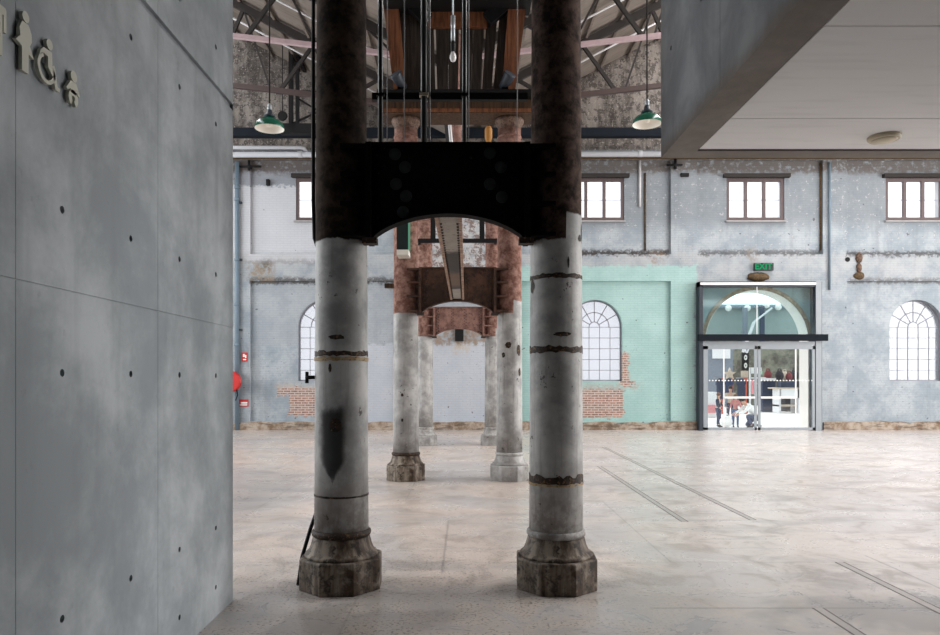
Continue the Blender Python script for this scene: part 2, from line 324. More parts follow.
# ------------------------------------------------------------------ mesh helpers
class MB:
    def __init__(s): s.b = bmesh.new()
    def box(s, x0, x1, y0, y1, z0, z1):
        vs = [s.b.verts.new((x, y, z)) for x in (x0, x1) for y in (y0, y1) for z in (z0, z1)]
        for f in ((0, 1, 3, 2), (4, 6, 7, 5), (0, 4, 5, 1), (2, 3, 7, 6), (0, 2, 6, 4), (1, 5, 7, 3)): s.b.faces.new([vs[i] for i in f])
        return s
    def beam(s, a, b, w, h, up=(0, 0, 1)):
        a, b = Vector(a), Vector(b); d = (b-a).normalized(); u = Vector(up)
        if abs(d.dot(u)) > .95: u = Vector((0, 1, 0))
        r = d.cross(u).normalized()*w/2; u = r.cross(d).normalized()*h/2
        vs = [s.b.verts.new(p+i*r+j*u) for p in (a, b) for i, j in ((-1, -1), (1, -1), (1, 1), (-1, 1))]
        for f in ((0, 1, 2, 3), (7, 6, 5, 4), (0, 4, 5, 1), (1, 5, 6, 2), (2, 6, 7, 3), (3, 7, 4, 0)): s.b.faces.new([vs[i] for i in f])
        return s
    def tube(s, pts, r, n=10, cap=True):
        pts = [Vector(p) for p in pts]; rs = r if isinstance(r, (list, tuple)) else [r]*len(pts)
        rings = []; ref = None
        for i, p in enumerate(pts):
            d = (pts[min(i+1, len(pts)-1)]-pts[max(i-1, 0)]).normalized()
            if ref is None: ref = Vector((0, 0, 1)) if abs(d.z) < .9 else Vector((1, 0, 0))
            u = d.cross(ref).normalized(); v = u.cross(d).normalized(); ref = v
            rings.append([s.b.verts.new(p+rs[i]*(math.cos(2*PI*k/n)*u+math.sin(2*PI*k/n)*v)) for k in range(n)])
        for a, b in zip(rings, rings[1:]):
            for k in range(n): s.b.faces.new((a[k], a[(k+1) % n], b[(k+1) % n], b[k])).smooth = True
        if cap: s.b.faces.new(rings[0][::-1]); s.b.faces.new(rings[-1])
        return s
    def lathe(s, prof, n=32, c=(0, 0, 0), rot=0.0, smooth=True, axis='Z', cap=True):
        rings = []
        for r, z in prof:
            ring = []
            for k in range(n):
                a = 2*PI*k/n+rot; q = (r*math.cos(a), r*math.sin(a), z)
                if axis == 'Y': q = (q[0], q[2], q[1])
                if axis == 'X': q = (q[2], q[0], q[1])
                ring.append(s.b.verts.new(Vector(c)+Vector(q)))
            rings.append(ring)
        for a, b in zip(rings, rings[1:]):
            for k in range(n): s.b.faces.new((a[k], a[(k+1) % n], b[(k+1) % n], b[k])).smooth = smooth
        if cap and prof[0][0] > 1e-5: s.b.faces.new(rings[0][::-1])
        if cap and prof[-1][0] > 1e-5: s.b.faces.new(rings[-1])
        return s
    def prism(s, poly, f0, f1):            # poly of 2-D points, f0/f1 map (u,v) to the two faces
        a = [s.b.verts.new(f0(*p)) for p in poly]; b = [s.b.verts.new(f1(*p)) for p in poly]
        n = len(poly); s.b.faces.new(a); s.b.faces.new(b[::-1])
        for i in range(n): s.b.faces.new((a[i], b[i], b[(i+1) % n], a[(i+1) % n]))
        return s
    def quad(s, *p): s.b.faces.new([s.b.verts.new(q) for q in p]); return s
    def ball(s, c, r, sx=1, sy=1, sz=1, seg=12):
        mt = Matrix.Translation(Vector(c)) @ Matrix.Diagonal((r*sx, r*sy, r*sz, 1))
        for v in bmesh.ops.create_uvsphere(s.b, u_segments=seg, v_segments=max(6, seg//2+2), radius=1, matrix=mt)['verts']:
            for f in v.link_faces: f.smooth = True
        return s
    def build(s, name, mat, parent=None, bevel=0):
        bmesh.ops.remove_doubles(s.b, verts=s.b.verts, dist=1e-5)
        bmesh.ops.recalc_face_normals(s.b, faces=s.b.faces)
        me = bpy.data.meshes.new(name); s.b.to_mesh(me); s.b.free()
        o = bpy.data.objects.new(name, me); C.objects.link(o); me.materials.append(MT[mat])
        if parent:
            o.parent = parent
            p = parent; off = Vector((0, 0, 0))
            while p is not None: off += p.location; p = p.parent
            root = parent
            while root.parent: root = root.parent
            if off.length > 1e-6 and not root.get('local'): o.location = -off   # meshes written in world metres under a moved Empty
        if bevel:
            md = o.modifiers.new('edge', 'BEVEL'); md.width = bevel; md.segments = 2; md.limit_method = 'ANGLE'
        return o

def tag(o, label, cat, group=None):
    o['label'] = label; o['category'] = cat
    if group: o['group'] = group
    return o
def thing(name, loc, label, cat, group=None, local=False):
    o = bpy.data.objects.new(name, None); o.empty_display_size = .2; C.objects.link(o); o.location = loc
    if local: o['local'] = 1
    return tag(o, label, cat, group)
def struct(o): o['kind'] = 'structure'; return o

def relief(mb, us, vs, depth, P, D):
    """front faces at their depth, steps between cells; depth None = hole (reveal to D), ('arch', d) = left for a custom fill"""
    us, vs = sorted(set(us)), sorted(set(vs)); nu, nv = len(us)-1, len(vs)-1
    g = [[depth((us[i]+us[i+1])/2, (vs[j]+vs[j+1])/2) for j in range(nv)] for i in range(nu)]
    for i in range(nu):
        for j in range(nv):
            d = g[i][j]
            if isinstance(d, float): mb.quad(P(us[i], vs[j], d), P(us[i+1], vs[j], d), P(us[i+1], vs[j+1], d), P(us[i], vs[j+1], d))
    def val(d): return D if d is None else d[1] if isinstance(d, tuple) else d
    for i in range(nu):
        for j in range(nv):
            for di, dj in ((1, 0), (0, 1)):
                if i+di >= nu or j+dj >= nv: continue
                a, b = g[i][j], g[i+di][j+dj]
                if (a is None and isinstance(b, tuple)) or (b is None and isinstance(a, tuple)): continue
                a, b = val(a), val(b)
                if abs(a-b) < 1e-6: continue
                if di: u = us[i+1]; mb.quad(P(u, vs[j], a), P(u, vs[j+1], a), P(u, vs[j+1], b), P(u, vs[j], b))
                else: v = vs[j+1]; mb.quad(P(us[i], v, a), P(us[i+1], v, a), P(us[i+1], v, b), P(us[i], v, b))

def arch_fill(mb, cx, r, zs, ztop, x0, x1, P, d, D, n=24):
    pts = [(cx-r*math.cos(PI*k/n), zs+r*math.sin(PI*k/n)) for k in range(n+1)]
    for (a, b) in zip(pts, pts[1:]):
        mb.quad(P(a[0], a[1], d), P(b[0], b[1], d), P(b[0], ztop, d), P(a[0], ztop, d))
        mb.quad(P(a[0], a[1], d), P(b[0], b[1], d), P(b[0], b[1], D), P(a[0], a[1], D))
    for xa, xb in ((x0, cx-r), (cx+r, x1)):
        if xb-xa > 1e-4: mb.quad(P(xa, zs, d), P(xb, zs, d), P(xb, ztop, d), P(xa, ztop, d))

# ------------------------------------------------------------------ the setting
YW = 22.4
WX = lambda p: (p-VX)/31.25
WZ = lambda p: (430-p)/31.25
struct(MB().box(-18, 30, -5, YW, -.3, 0).build('floor', 'floor'))
# far brick wall as a relief with real openings
R = .12
archw = [324, 596, 919, 1080]; hiw = [324, 596, 757, 917, 1077]
ar = .87; aw_spring = WZ(326.5); aw_sill = WZ(381)
hz0, hz1, hw = WZ(220), WZ(177), .93
dcx, dr, dsp = 9.31, 1.66, 2.82
bays = [(100, 228), (250, 398), (420, 500), (521, 671), (847, 985), (1010, 1150)]
us = [-18, 30]; vs = [0, 14, .28, WZ(281), WZ(254), WZ(160)]
for a, b in bays: us += [WX(a), WX(b)]
us += [WX(697), WX(823)]
for p in archw: us += [WX(p)-ar, WX(p)+ar]
vs += [aw_sill, aw_spring, aw_spring+ar+.02, hz0, hz1]
for p in hiw: us += [WX(p)-hw, WX(p)+hw]
us += [dcx-dr, dcx+dr]; vs += [dsp, dsp+dr+.02]
def wdepth(u, v):
    for p in archw:
        if abs(u-WX(p)) < ar:
            if aw_sill < v < aw_spring: return None
            if aw_spring < v < aw_spring+ar+.02: return ('arch', R)
    for p in hiw:
        if abs(u-WX(p)) < hw and hz0 < v < hz1: return None
    if abs(u-dcx) < dr:
        if v < dsp: return None
        if v < dsp+dr+.02: return ('arch', 0.0)
    if v > WZ(160) or v < .28 or WZ(281) < v < WZ(254): return 0.0
    for a, b in bays:
        if WX(a) < u < WX(b): return R
    if WX(697) < u < WX(823) and v > WZ(254): return R
    return 0.0
mb = MB(); P = lambda u, v, d: Vector((u, YW+d, v)); D = .55
relief(mb, us, vs, wdepth, P, D)
for p in archw: arch_fill(mb, WX(p), ar, aw_spring, aw_spring+ar+.02, WX(p)-ar, WX(p)+ar, P, R, D)
arch_fill(mb, dcx, dr, dsp, dsp+dr+.02, dcx-dr, dcx+dr, P, 0.0, D)
struct(mb.build('wall_back', 'wall'))
# rough base strips either side of the door
for i, (a, b) in enumerate(((-18, WX(699)), (WX(823), 30))):
    n = 60; pts = [(a+(b-a)*k/n, .25+random.uniform(-.03, .05)) for k in range(n+1)]
    m_ = MB(); poly = [(a, 0)]+[(b, 0)]+pts[::-1]
    m_.prism(poly, lambda u, v: Vector((u, YW-.07, v)), lambda u, v: Vector((u, YW+.0, v)))
    struct(m_.build('baseboard_back', 'plinth'))
# concrete wall beside the camera: formwork grooves and tie holes are cut into it
LX = -1.69; YE = 5.12
g1, g2 = (3.552, 3.598), (1.974, 1.981)
us = [-5, 5.075]; vs = [0, 6.5, g1[0], g1[1], g2[0], g2[1]]
vj = [3.84-1.213*k for k in range(0, 8)]
for y in vj: us += [y-.0015, y+.0015]
holes = []; hs = .03
ty = [4.73-.6*k for k in range(0, 16)]
for y in ty:
    for z in (3.85, 3.33, 2.313, 1.63, .6, .2): holes.append((y, z))
us += [y+e for y in ty for e in (-hs, hs)]; vs += [z+e for z in (3.85, 3.33, 2.313, 1.63, .6, .2) for e in (-hs, hs)]
hset = set()
def ldepth(u, v):
    if g1[0] < v < g1[1]: return .022
    if g2[0] < v < g2[1]: return .006
    for y in vj:
        if abs(u-y) < .0015: return .003
    for y, z in holes:
        if abs(u-y) < hs and abs(v-z) < hs:
            return ('arch', 0.0)
    return 0.0
mb = MB(); PL = lambda u, v, d: Vector((LX-d, u, v))
relief(mb, us, vs, ldepth, PL, .1)
hole_discs = []
for y, z in holes:
    n = 16; r = .0165
    for k in range(n):
        a0, a1 = 2*PI*k/n, 2*PI*(k+1)/n
        q = lambda a, rr: (y+rr*math.cos(a), z+rr*math.sin(a))
        def sq(a):
            c, s_ = math.cos(a), math.sin(a); t = hs/max(abs(c), abs(s_)); return (y+t*c, z+t*s_)
        A, B = q(a0, r), q(a1, r)
        mb.quad(PL(*A, 0), PL(*B, 0), PL(*sq(a1), 0), PL(*sq(a0), 0))
        mb.quad(PL(*A, 0), PL(*B, 0), PL(*B, .05), PL(*A, .05))
# chamfered end and the back of the wall
mb.quad((LX, 5.075, 0), (LX-.04, YE, 0), (LX-.04, YE, 6.5), (LX, 5.075, 6.5))
mb.quad((LX-.04, YE, 0), (LX-.4, YE, 0), (LX-.4, YE, 6.5), (LX-.04, YE, 6.5))
mb.quad((LX-.4, YE, 0), (LX-.4, -5, 0), (LX-.4, -5, 6.5), (LX-.4, YE, 6.5))
wl = struct(mb.build('wall_left', 'concrete'))
mb = MB()
for y, z in holes: mb.lathe([(.0162, -.052), (.0162, -.044)], 14, (LX, y, z), axis='X')  # black discs in the holes stand in for the shade inside
mb.build('tie_hole_shade', 'plug', wl)
# mezzanine on the right: beam, end lip and soffit boards
mb = MB(); bx, by, bz = 1.41, 5.06, 3.205
us = [-5, by]; vs = [bz, 6.5]; bh = []
byy = [4.815-.62*k for k in range(0, 10)]
for y in byy:
    us += [y-hs, y+hs]; bh += [(y, 3.885), (y, 4.9)]
vs += [3.885-hs, 3.885+hs, 4.9-hs, 4.9+hs]
vj2 = [3.886-1.24*k for k in range(6)]
for y in vj2: us += [y-.003, y+.003]
def bdepth(u, v):
    for y, z in bh:
        if abs(u-y) < hs and abs(v-z) < hs: return ('arch', 0.0)
    for y in vj2:
        if abs(u-y) < .003: return .005
    return 0.0
PB = lambda u, v, d: Vector((bx+d, u, v))
relief(mb, us, vs, bdepth, PB, .1)
for y, z in bh:
    n = 14; r = .0165
    for k in range(n):
        a0, a1 = 2*PI*k/n, 2*PI*(k+1)/n
        def sq(a):
            c, s_ = math.cos(a), math.sin(a); t = hs/max(abs(c), abs(s_)); return (y+t*c, z+t*s_)
        A = (y+r*math.cos(a0), z+r*math.sin(a0)); B = (y+r*math.cos(a1), z+r*math.sin(a1))
        mb.quad(PB(*A, 0), PB(*B, 0), PB(*sq(a1), 0), PB(*sq(a0), 0)); mb.quad(PB(*A, 0), PB(*B, 0), PB(*B, .05), PB(*A, .05))
ix, iy = 1.62, 4.906
mb.quad((bx, -5, bz), (ix, -5, bz), (ix, iy, bz), (bx, iy, bz)); mb.quad((bx, iy, bz), (8, iy, bz), (8, by, bz), (bx, by, bz))
mb.quad((ix, -5, bz), (ix, -5, bz+.2), (ix, iy, bz+.2), (ix, iy, bz)); mb.quad((ix, iy, bz), (8, iy, bz), (8, iy, bz+.2), (ix, iy, bz+.2))
mb.quad((bx, by, bz), (8, by, bz), (8, by, 6.5), (bx, by, 6.5)); mb.quad((8, -5, bz), (8, by, bz), (8, by, 6.5), (8, -5, 6.5))
mb.quad((bx, -5, 6.5), (8, -5, 6.5), (8, by, 6.5), (bx, by, 6.5)); mb.quad((ix, -5, bz+.2), (8, -5, bz+.2), (8, iy, bz+.2), (ix, iy, bz+.2))
mz = struct(mb.build('mezzanine_beam', 'beamc'))
mb = MB()
for y, z in bh: mb.lathe([(.0162, .044), (.0162, .052)], 14, (bx, y, z), axis='X')  # hole shade as black discs here too
mb.build('tie_hole_shade', 'plug', mz)
ys = [iy-.012, 4.32, 3.19, 2.0, .8, -.4, -1.6, -2.8, -5]
for a, b in zip(ys, ys[1:]):
    struct(MB().box(ix+.012, 8, b+.004, a-.004, bz+.008, bz+.02).build('soffit_board', 'soffit'))
# rear of the passage and its cover slab
struct(MB().box(-18, 30, -5.3, -5, 0, 6.8).build('wall_rear', 'beamc'))
struct(MB().box(LX-.4, bx+.02, -5, 4.2, 6.5, 6.8).build('passage_ceiling', 'darkwood'))
struct(MB().box(3.75, 4.0, -5, 4.4, 0, bz).build('shade_wall_right', 'concrete'))  # unseen wall, added to keep hall light out of the passage
# hall side walls
struct(MB().box(-16.3, -16, -5, YW, 0, 14).build('wall_side_left', 'concrete'))
struct(MB().box(22, 22.3, -5, YW, 0, 14).build('wall_side_right', 'concrete'))
# roof: two slopes that rise from a valley above the columns, glazed strips near each ridge
VXR, VZR, SL = -.5, 9.1, .52
def rz(x): return VZR+SL*abs(x-VXR)
def slope(x0, x1, z0, z1, name, mat, y0=1.5, y1=YW):
    mb = MB(); mb.prism([(x0, z0), (x1, z1), (x1, z1+.12), (x0, z0+.12)], lambda u, v: Vector((u, y0, v)), lambda u, v: Vector((u, y1, v)))
    return struct(mb.build(name, mat))
slope(VXR, -8.6, VZR, rz(-8.6), 'ceiling', 'roof'); slope(VXR, 8.2, VZR, rz(8.2), 'ceiling', 'roof')
slope(-8.6, -11, rz(-8.6), rz(-11), 'skylight', 'skylight'); slope(8.2, 11, rz(8.2), rz(11), 'skylight', 'skylight')
slope(-11, -18.2, rz(-11), rz(-11)-3.7, 'ceiling', 'roof'); slope(11, 30.2, rz(11), 9.5, 'ceiling', 'roof')
struct(MB().box(-18.3, 30.3, 1.3, 1.5, 6.5, 16).build('wall_front_gable', 'roof'))
mb = MB()
for k in range(1, 9):
    for sgn, lim in ((-1, -8.4), (1, 8.0)):
        x = VXR+sgn*k*.95
        if abs(x) < abs(lim): mb.box(x-.03, x+.03, 1.6, YW-.02, rz(x)-.13, rz(x)-.01-.02)
struct(mb.build('purlins', 'roof'))
struct(MB().box(VXR-.12, VXR+.12, 1.6, YW-.02, VZR-.16, VZR+.05).build('valley_gutter', 'truss'))

# ------------------------------------------------------------------ windows
nwin = 0
def arch_window(px):
    global nwin; nwin += 1
    cx = WX(px); y = YW+.30; bar = .017
    w = bpy.data.objects.new('window_%d' % nwin, None); C.objects.link(w); w.location = (cx, y, aw_sill); struct(w)
    mb = MB()
    r = ar-.02; pts = [(cx-r*math.cos(PI*k/24), y, aw_spring+r*math.sin(PI*k/24)) for k in range(25)]
    for a, b in zip(pts, pts[1:]): mb.beam(a, b, .05, .04, (0, 1, 0))
    for sx in (-1, 1): mb.box(cx+sx*r-.02, cx+sx*r+.02, y-.025, y+.025, aw_sill, aw_spring)
    mb.box(cx-r, cx+r, y-.025, y+.025, aw_sill, aw_sill+.04)
    cw = 2*r/5; rh = (aw_spring-aw_sill)/5
    for k in range(1, 5): mb.box(cx-r+k*cw-bar/2, cx-r+k*cw+bar/2, y-.015, y+.015, aw_sill, aw_spring)
    for k in range(1, 6): mb.box(cx-r, cx+r, y-.015, y+.015, aw_sill+k*rh-bar/2, aw_sill+k*rh+bar/2)
    for rr in (cw/2, r*.56):
        q = [(cx-rr*math.cos(PI*k/16), y, aw_spring+rr*math.sin(PI*k/16)) for k in range(17)]
        for a, b in zip(q, q[1:]): mb.beam(a, b, .03, bar, (0, 1, 0))
    for k in range(1, 6):
        a = PI*k/6; mb.beam((cx-cw/2*math.cos(a), y, aw_spring+cw/2*math.sin(a)), (cx-r*math.cos(a), y, aw_spring+r*math.sin(a)), .03, bar, (0, 1, 0))
    mb.build('window_frame', 'winbar', w)
    poly = [(cx-r, aw_sill), (cx+r, aw_sill)]+[(p[0], p[2]) for p in pts[::-1]]
    MB().prism(poly, lambda u, v: Vector((u, y+.004, v)), lambda u, v: Vector((u, y+.01, v))).build('pane', 'archglass', w)
def high_window(px):
    global nwin; nwin += 1
    cx = WX(px); y = YW+.2
    w = bpy.data.objects.new('window_%d' % nwin, None); C.objects.link(w); w.location = (cx, y, hz0); struct(w)
    mb = MB(); t = .048
    mb.box(cx-hw, cx+hw, y-.05, y+.05, hz0, hz0+.12); mb.box(cx-hw, cx+hw, y-.05, y+.05, hz1-.10, hz1)
    for f in (-1, -1/3, 1/3, 1): mb.box(cx+f*(hw-t)-t, cx+f*(hw-t)+t, y-.05, y+.05, hz0+.12, hz1-.1)
    mb.build('window_frame', 'frame', w)
    MB().box(cx-hw+t, cx+hw-t, y-.01, y+.01, (hz0+hz1)/2-.012, (hz0+hz1)/2+.012).build('glazing_bar', 'winbar', w)
    MB().box(cx-hw+.02, cx+hw-.02, y+.012, y+.018, hz0+.02, hz1-.02).build('pane', 'frost', w)
    MB().box(cx-hw-.12, cx+hw+.14, YW-.04, YW+.2, hz1+.0, hz1+.11).build('lintel', 'lintel', w)
    MB().box(cx-hw-.05, cx+hw+.03, YW+.02, YW+.2, hz0-.05, hz0).build('window_sill', 'sill', w)
for p in archw: arch_window(p)
for p in hiw: high_window(p)

# ------------------------------------------------------------------ glazed entrance in front of the arch
yf = YW-.32
WXf = lambda p_: (p_-VX)*yf/F
WZf = lambda p_: H+(HY-p_)*yf/F
dx0, dx1, dz1 = WXf(699.5), WXf(822), WZf(281.5)
d = bpy.data.objects.new('door_1', None); C.objects.link(d); d.location = (9.4, yf, 0); struct(d)
mb = MB()
mb.box(dx0, dx0+.11, yf, YW, 0, dz1); mb.box(dx1-.22, dx1, yf, YW, 0, dz1); mb.box(dx0, dx1, yf, YW, dz1-.16, dz1)
mb.build('door_surround', 'dkblue', d)
MB().box(dx0+.02, dx1-.2, yf-.03, yf-.002, dz1-.11, dz1-.03).build('head_flashing', 'white', d)
MB().box(dx1-.2, dx1-.02, yf-.02, yf-.002, 0, dz1).build('jamb_cover', 'grey', d)
MB().box(WXf(697.5), WXf(826), yf-.14, yf-.002, WZf(341), WZf(334.5)).build('transom', 'transom', d)
ix0, ix1 = dx0+.11, dx1-.22
MB().box(ix0, ix1, yf+.05, yf+.06, WZf(334), dz1-.16).build('fanlight_glass', 'tint', d)
MB().box(WXf(757.5)-.012, WXf(757.5)+.012, yf+.03, yf+.05, WZf(334), dz1-.16).build('fanlight_mullion', 'white', d)
MB().box(ix0, ix1, yf, yf+.06, WZf(346), WZf(341.5)).build('track_cover', 'grey', d)
for k, (a, b) in enumerate(((703.5, 757), (758.5, 815))):
    lf = bpy.data.objects.new('door_leaf', None); C.objects.link(lf); lf.parent = d; lf.location = (0, 0, 0)
    y = yf+.03; x0, x1 = WXf(a), WXf(b); zt = WZf(346)
    mb = MB(); st = .14 if k == 0 else .07
    mb.box(x0, x0+(st if k == 0 else .07), y-.03, y+.03, .02, zt); mb.box(x1-.07, x1, y-.03, y+.03, .02, zt)
    mb.box(x0, x1, y-.03, y+.03, .02, .1); mb.box(x0, x1, y-.03, y+.03, zt-.1, zt)
    mb.build('leaf_frame', 'grey', lf)
    MB().box(x0+.05, x1-.05, y-.005, y+.005, .08, zt-.05).build('leaf_glass', 'glass', lf)
    mb = MB(); n = int((x1-x0)/.1)
    for i in range(n): mb.lathe([(.022, 0), (.022, .004)], 10, (x0+.1+i*.1, y-.012, WZf(380.5)), axis='Y')
    mb.build('safety_dots', 'signw', lf)
    xa, xb = (WXf(724), x1-.07) if k == 0 else (x0+.07, WXf(796))
    MB().box(xa, xb, y-.055, y-.008, WZf(398.5), WZf(396.5)).build('push_bar', 'white', lf)
    xv = WXf(724) if k == 0 else WXf(796)
    MB().box(xv-.02, xv+.02, y-.02, y-.006, .1, zt-.1).build('stile_strip', 'white', lf)
# white painted edge of the arch behind the glass
mb = MB(); n = 24
pts = [(dcx+dr, 0)]+[(dcx+dr*math.cos(PI*k/n), dsp+dr*math.sin(PI*k/n)) for k in range(n+1)]+[(dcx-dr, 0)]
for a, b in zip(pts, pts[1:]):
    mb.quad(Vector((dcx+(a[0]-dcx)*.992, YW+.0, a[1])), Vector((dcx+(b[0]-dcx)*.992, YW+.0, b[1])), Vector((dcx+(b[0]-dcx)*.992, YW+.6, b[1]-.01)), Vector((dcx+(a[0]-dcx)*.992, YW+.6, a[1]-.01)))
o = struct(mb.build('trim_1', 'plaster')); md = o.modifiers.new('t', 'SOLIDIFY'); md.thickness = .01; md.offset = 0
mb = MB()
for a, b in zip(pts[1:-1], pts[2:-1]):
    for r0, r1, y0 in ((1.0, 1.075, YW-.012),):
        f = lambda p, s_: Vector((dcx+(p[0]-dcx)*s_, y0, dsp+(p[1]-dsp)*s_))
        mb.quad(f(a, r0), f(b, r0), f(b, r1), f(a, r1))
o = struct(mb.build('trim_2', 'brick')); md = o.modifiers.new('t', 'SOLIDIFY'); md.thickness = .02; md.offset = 0

# ------------------------------------------------------------------ columns
PY = [5.46, 11.28, 17.27]; CXL, CXR = [-.971, -.968, -1.018], [.702, .70, .668]
names = ['front', 'second', 'third']
def column(x, y, k, side, label):
    t = thing('cast_iron_column', (x, y, 0), label, 'column', 'cast iron columns standing in two rows', True)
    cm, bm = ('col1', 'base1') if k == 0 else ('col2', 'base2'); cm += 'L' if side < 0 else 'R'; bm = cm if (k == 2 or (k == 1 and side > 0)) else bm
    ap = .305/math.cos(PI/8)
    MB().lathe([(ap, 0), (ap, .232), (ap-.012, .242)], 8, rot=PI/8+.06*(1 if side < 0 else -1), smooth=False).build('base', bm, t, .006)
    bmo = MB().lathe([(.274, .235), (.284, .25), (.276, .268), (.262, .275), (.25, .292), (.234, .33), (.222, .375), (.217, .395)], 40).build('base_moulding', 'base2' if (k == 0 or (k == 1 and side < 0)) else cm, t)
    MB().lathe([(.213, .39), (.226, .402), (.23, .418), (.226, .434), (.211, .446)], 40).build('base_ring', 'band' if side < 0 and k < 2 else cm, bmo)
    prof = [(.21, .43)]+[(.209-.024*(z-.5)/5.0, z) for z in (1.0, 1.5, 2.0, 2.5, 2.66, 3, 3.5, 4, 4.5, 5.0, 5.62)]
    MB().lathe(prof, 40).build('shaft', cm, t)
    MB().lathe([(.184, 5.48), (.198, 5.50), (.184, 5.52)], 40).build('necking', cm, t)
    MB().lathe([(.183, 5.61), (.19, 5.66), (.205, 5.70), (.228, 5.73), (.232, 5.75), (.228, 5.785)], 40).build('capital', 'corbel' if k else cm, t)
    return t
def ring(t, z, h, mat='band', dr=.003, name='joint_band', seed=0):
    rr = .209-.024*(z-.5)/5.0+dr; rnd = random.Random(seed+int(z*100))
    mb = MB(); n = 48; j0 = [rnd.uniform(-.25, .15)*h for _ in range(n)]; j1 = [rnd.uniform(-.25, .25)*h for _ in range(n)]
    for k in range(n):
        q = lambda i, zz, r_: Vector((r_*math.cos(2*PI*i/n), r_*math.sin(2*PI*i/n), zz))
        a, b = k, (k+1) % n
        z0a, z0b, z1a, z1b = z-h/2+j0[a], z-h/2+j0[b], z+h/2+j1[a], z+h/2+j1[b]
        mb.quad(q(a, z0a, rr), q(b, z0b, rr), q(b, z1b, rr), q(a, z1a, rr))
        mb.quad(q(a, z1a, rr), q(b, z1b, rr), q(b, z1b, rr-.01), q(a, z1a, rr-.01)); mb.quad(q(a, z0a, rr), q(b, z0b, rr), q(b, z0b, rr-.01), q(a, z0a, rr-.01))
    return mb.build(name, mat, t)
def patch(t, ang, z, wa, h, name, mat='band', seed=1):
    rnd = random.Random(seed); n = 18; rr = .209-.024*(z-.5)/5.0+.003
    poly = [(ang+wa*math.cos(2*PI*i/n)*rnd.uniform(.65, 1), z+h*math.sin(2*PI*i/n)*rnd.uniform(.75, 1)) for i in range(n)]
    mb = MB(); c = Vector((rr*math.cos(ang), rr*math.sin(ang), z))
    for a, b in zip(poly, poly[1:]+poly[:1]):
        A, B = [Vector((rr*math.cos(p[0]), rr*math.sin(p[0]), p[1])) for p in (a, b)]
        mb.b.faces.new([mb.b.verts.new(v) for v in (c, A, B)])
    return mb.build(name, mat, t)
def zpx(py, k): return H+(HY-py)*(PY[k]-.2)/F
lab = ['%s column with a black smear and an octagonal stained base, nearest the camera on the left', '%s column of the second pair, with rusty ring at its foot, on the left',
       '%s column of the farthest pair, on the left before the brick wall']
cl, cr = [], []
cl.append(column(CXL[0], PY[0], 0, -1, 'nearest left cast iron column with long black smear and stained octagonal base'))
cr.append(column(CXR[0], PY[0], 0, 1, 'nearest right cast iron column with three dark joint bands, peeling white paint and octagonal base'))
cl.append(column(CXL[1], PY[1], 1, -1, 'left column of the middle pair, pale below and red oxide above, rusty ring at foot'))
cr.append(column(CXR[1], PY[1], 1, 1, 'right column of the middle pair, pale below and red oxide above, white foot moulding'))
cl.append(column(CXL[2], PY[2], 2, -1, 'left column of the farthest pair, half hidden behind the middle left column'))
cr.append(column(CXR[2], PY[2], 2, 1, 'right column of the farthest pair, half hidden behind the middle right column'))
ring(cl[0], zpx(353, 0), .035); ring(cl[0], zpx(358.5, 0), .025, 'ochre', .006, 'joint_lip'); ring(cl[0], zpx(498, 0), .012)
for py, h in ((275, .03), (349, .045), (481, .06)): ring(cr[0], zpx(py, 0), h, seed=5)
ring(cr[0], zpx(486, 0), .015, 'ochre', .006, 'joint_lip')
A0 = -PI/2
patch(cl[0], A0-.05, zpx(425, 0), .3, .06, 'tar_smear', 'band', 8); patch(cl[0], A0+.0, zpx(337, 0), .35, .022, 'bare_patch', 'band', 4)
patch(cl[0], A0-.25, zpx(368, 0), .08, .04, 'bare_patch', 'band', 9)
patch(cr[0], A0+.1, zpx(334, 0), .4, .02, 'bare_patch', 'band', 5); patch(cr[0], A0+1.0, zpx(236, 0), .12, .03, 'stencil_mark', 'black', 6); patch(cr[0], A0+1.2, zpx(230, 0), .06, .09, 'stencil_mark', 'black', 7)
patch(cr[0], A0+.35, zpx(262, 0), .05, .05, 'bare_patch', 'black', 11); patch(cr[0], A0-1.25, zpx(284, 0), .2, .06, 'bare_patch', 'band', 12)
for a, py, w, h, sd in ((A0-.15, 345, .3, .06, 1), (A0-.55, 355, .16, .05, 2), (A0+.75, 350, .25, .1, 3), (A0+.85, 372, .16, .08, 4)): patch(cr[1], a, zpx(py, 1), w, h, 'bare_patch', 'band', sd)
for py in (395, 420): patch(cl[1], A0-.2, zpx(py, 1), .12, .03, 'bare_patch', 'band', py)
# pipe stub on the front left column
MB().tube([(-.2, -.02, 1.62), (-.275, -.02, 1.62)], .016).tube([(-.265, -.02, 1.575), (-.265, -.02, 1.665)], .014).build('tap_stub', 'black', cl[0])
# timber peg on the middle left column
MB().box(-.34, -.2, -.05, .03, 3.08, 3.15).build('timber_peg', 'brownwood', cl[1])

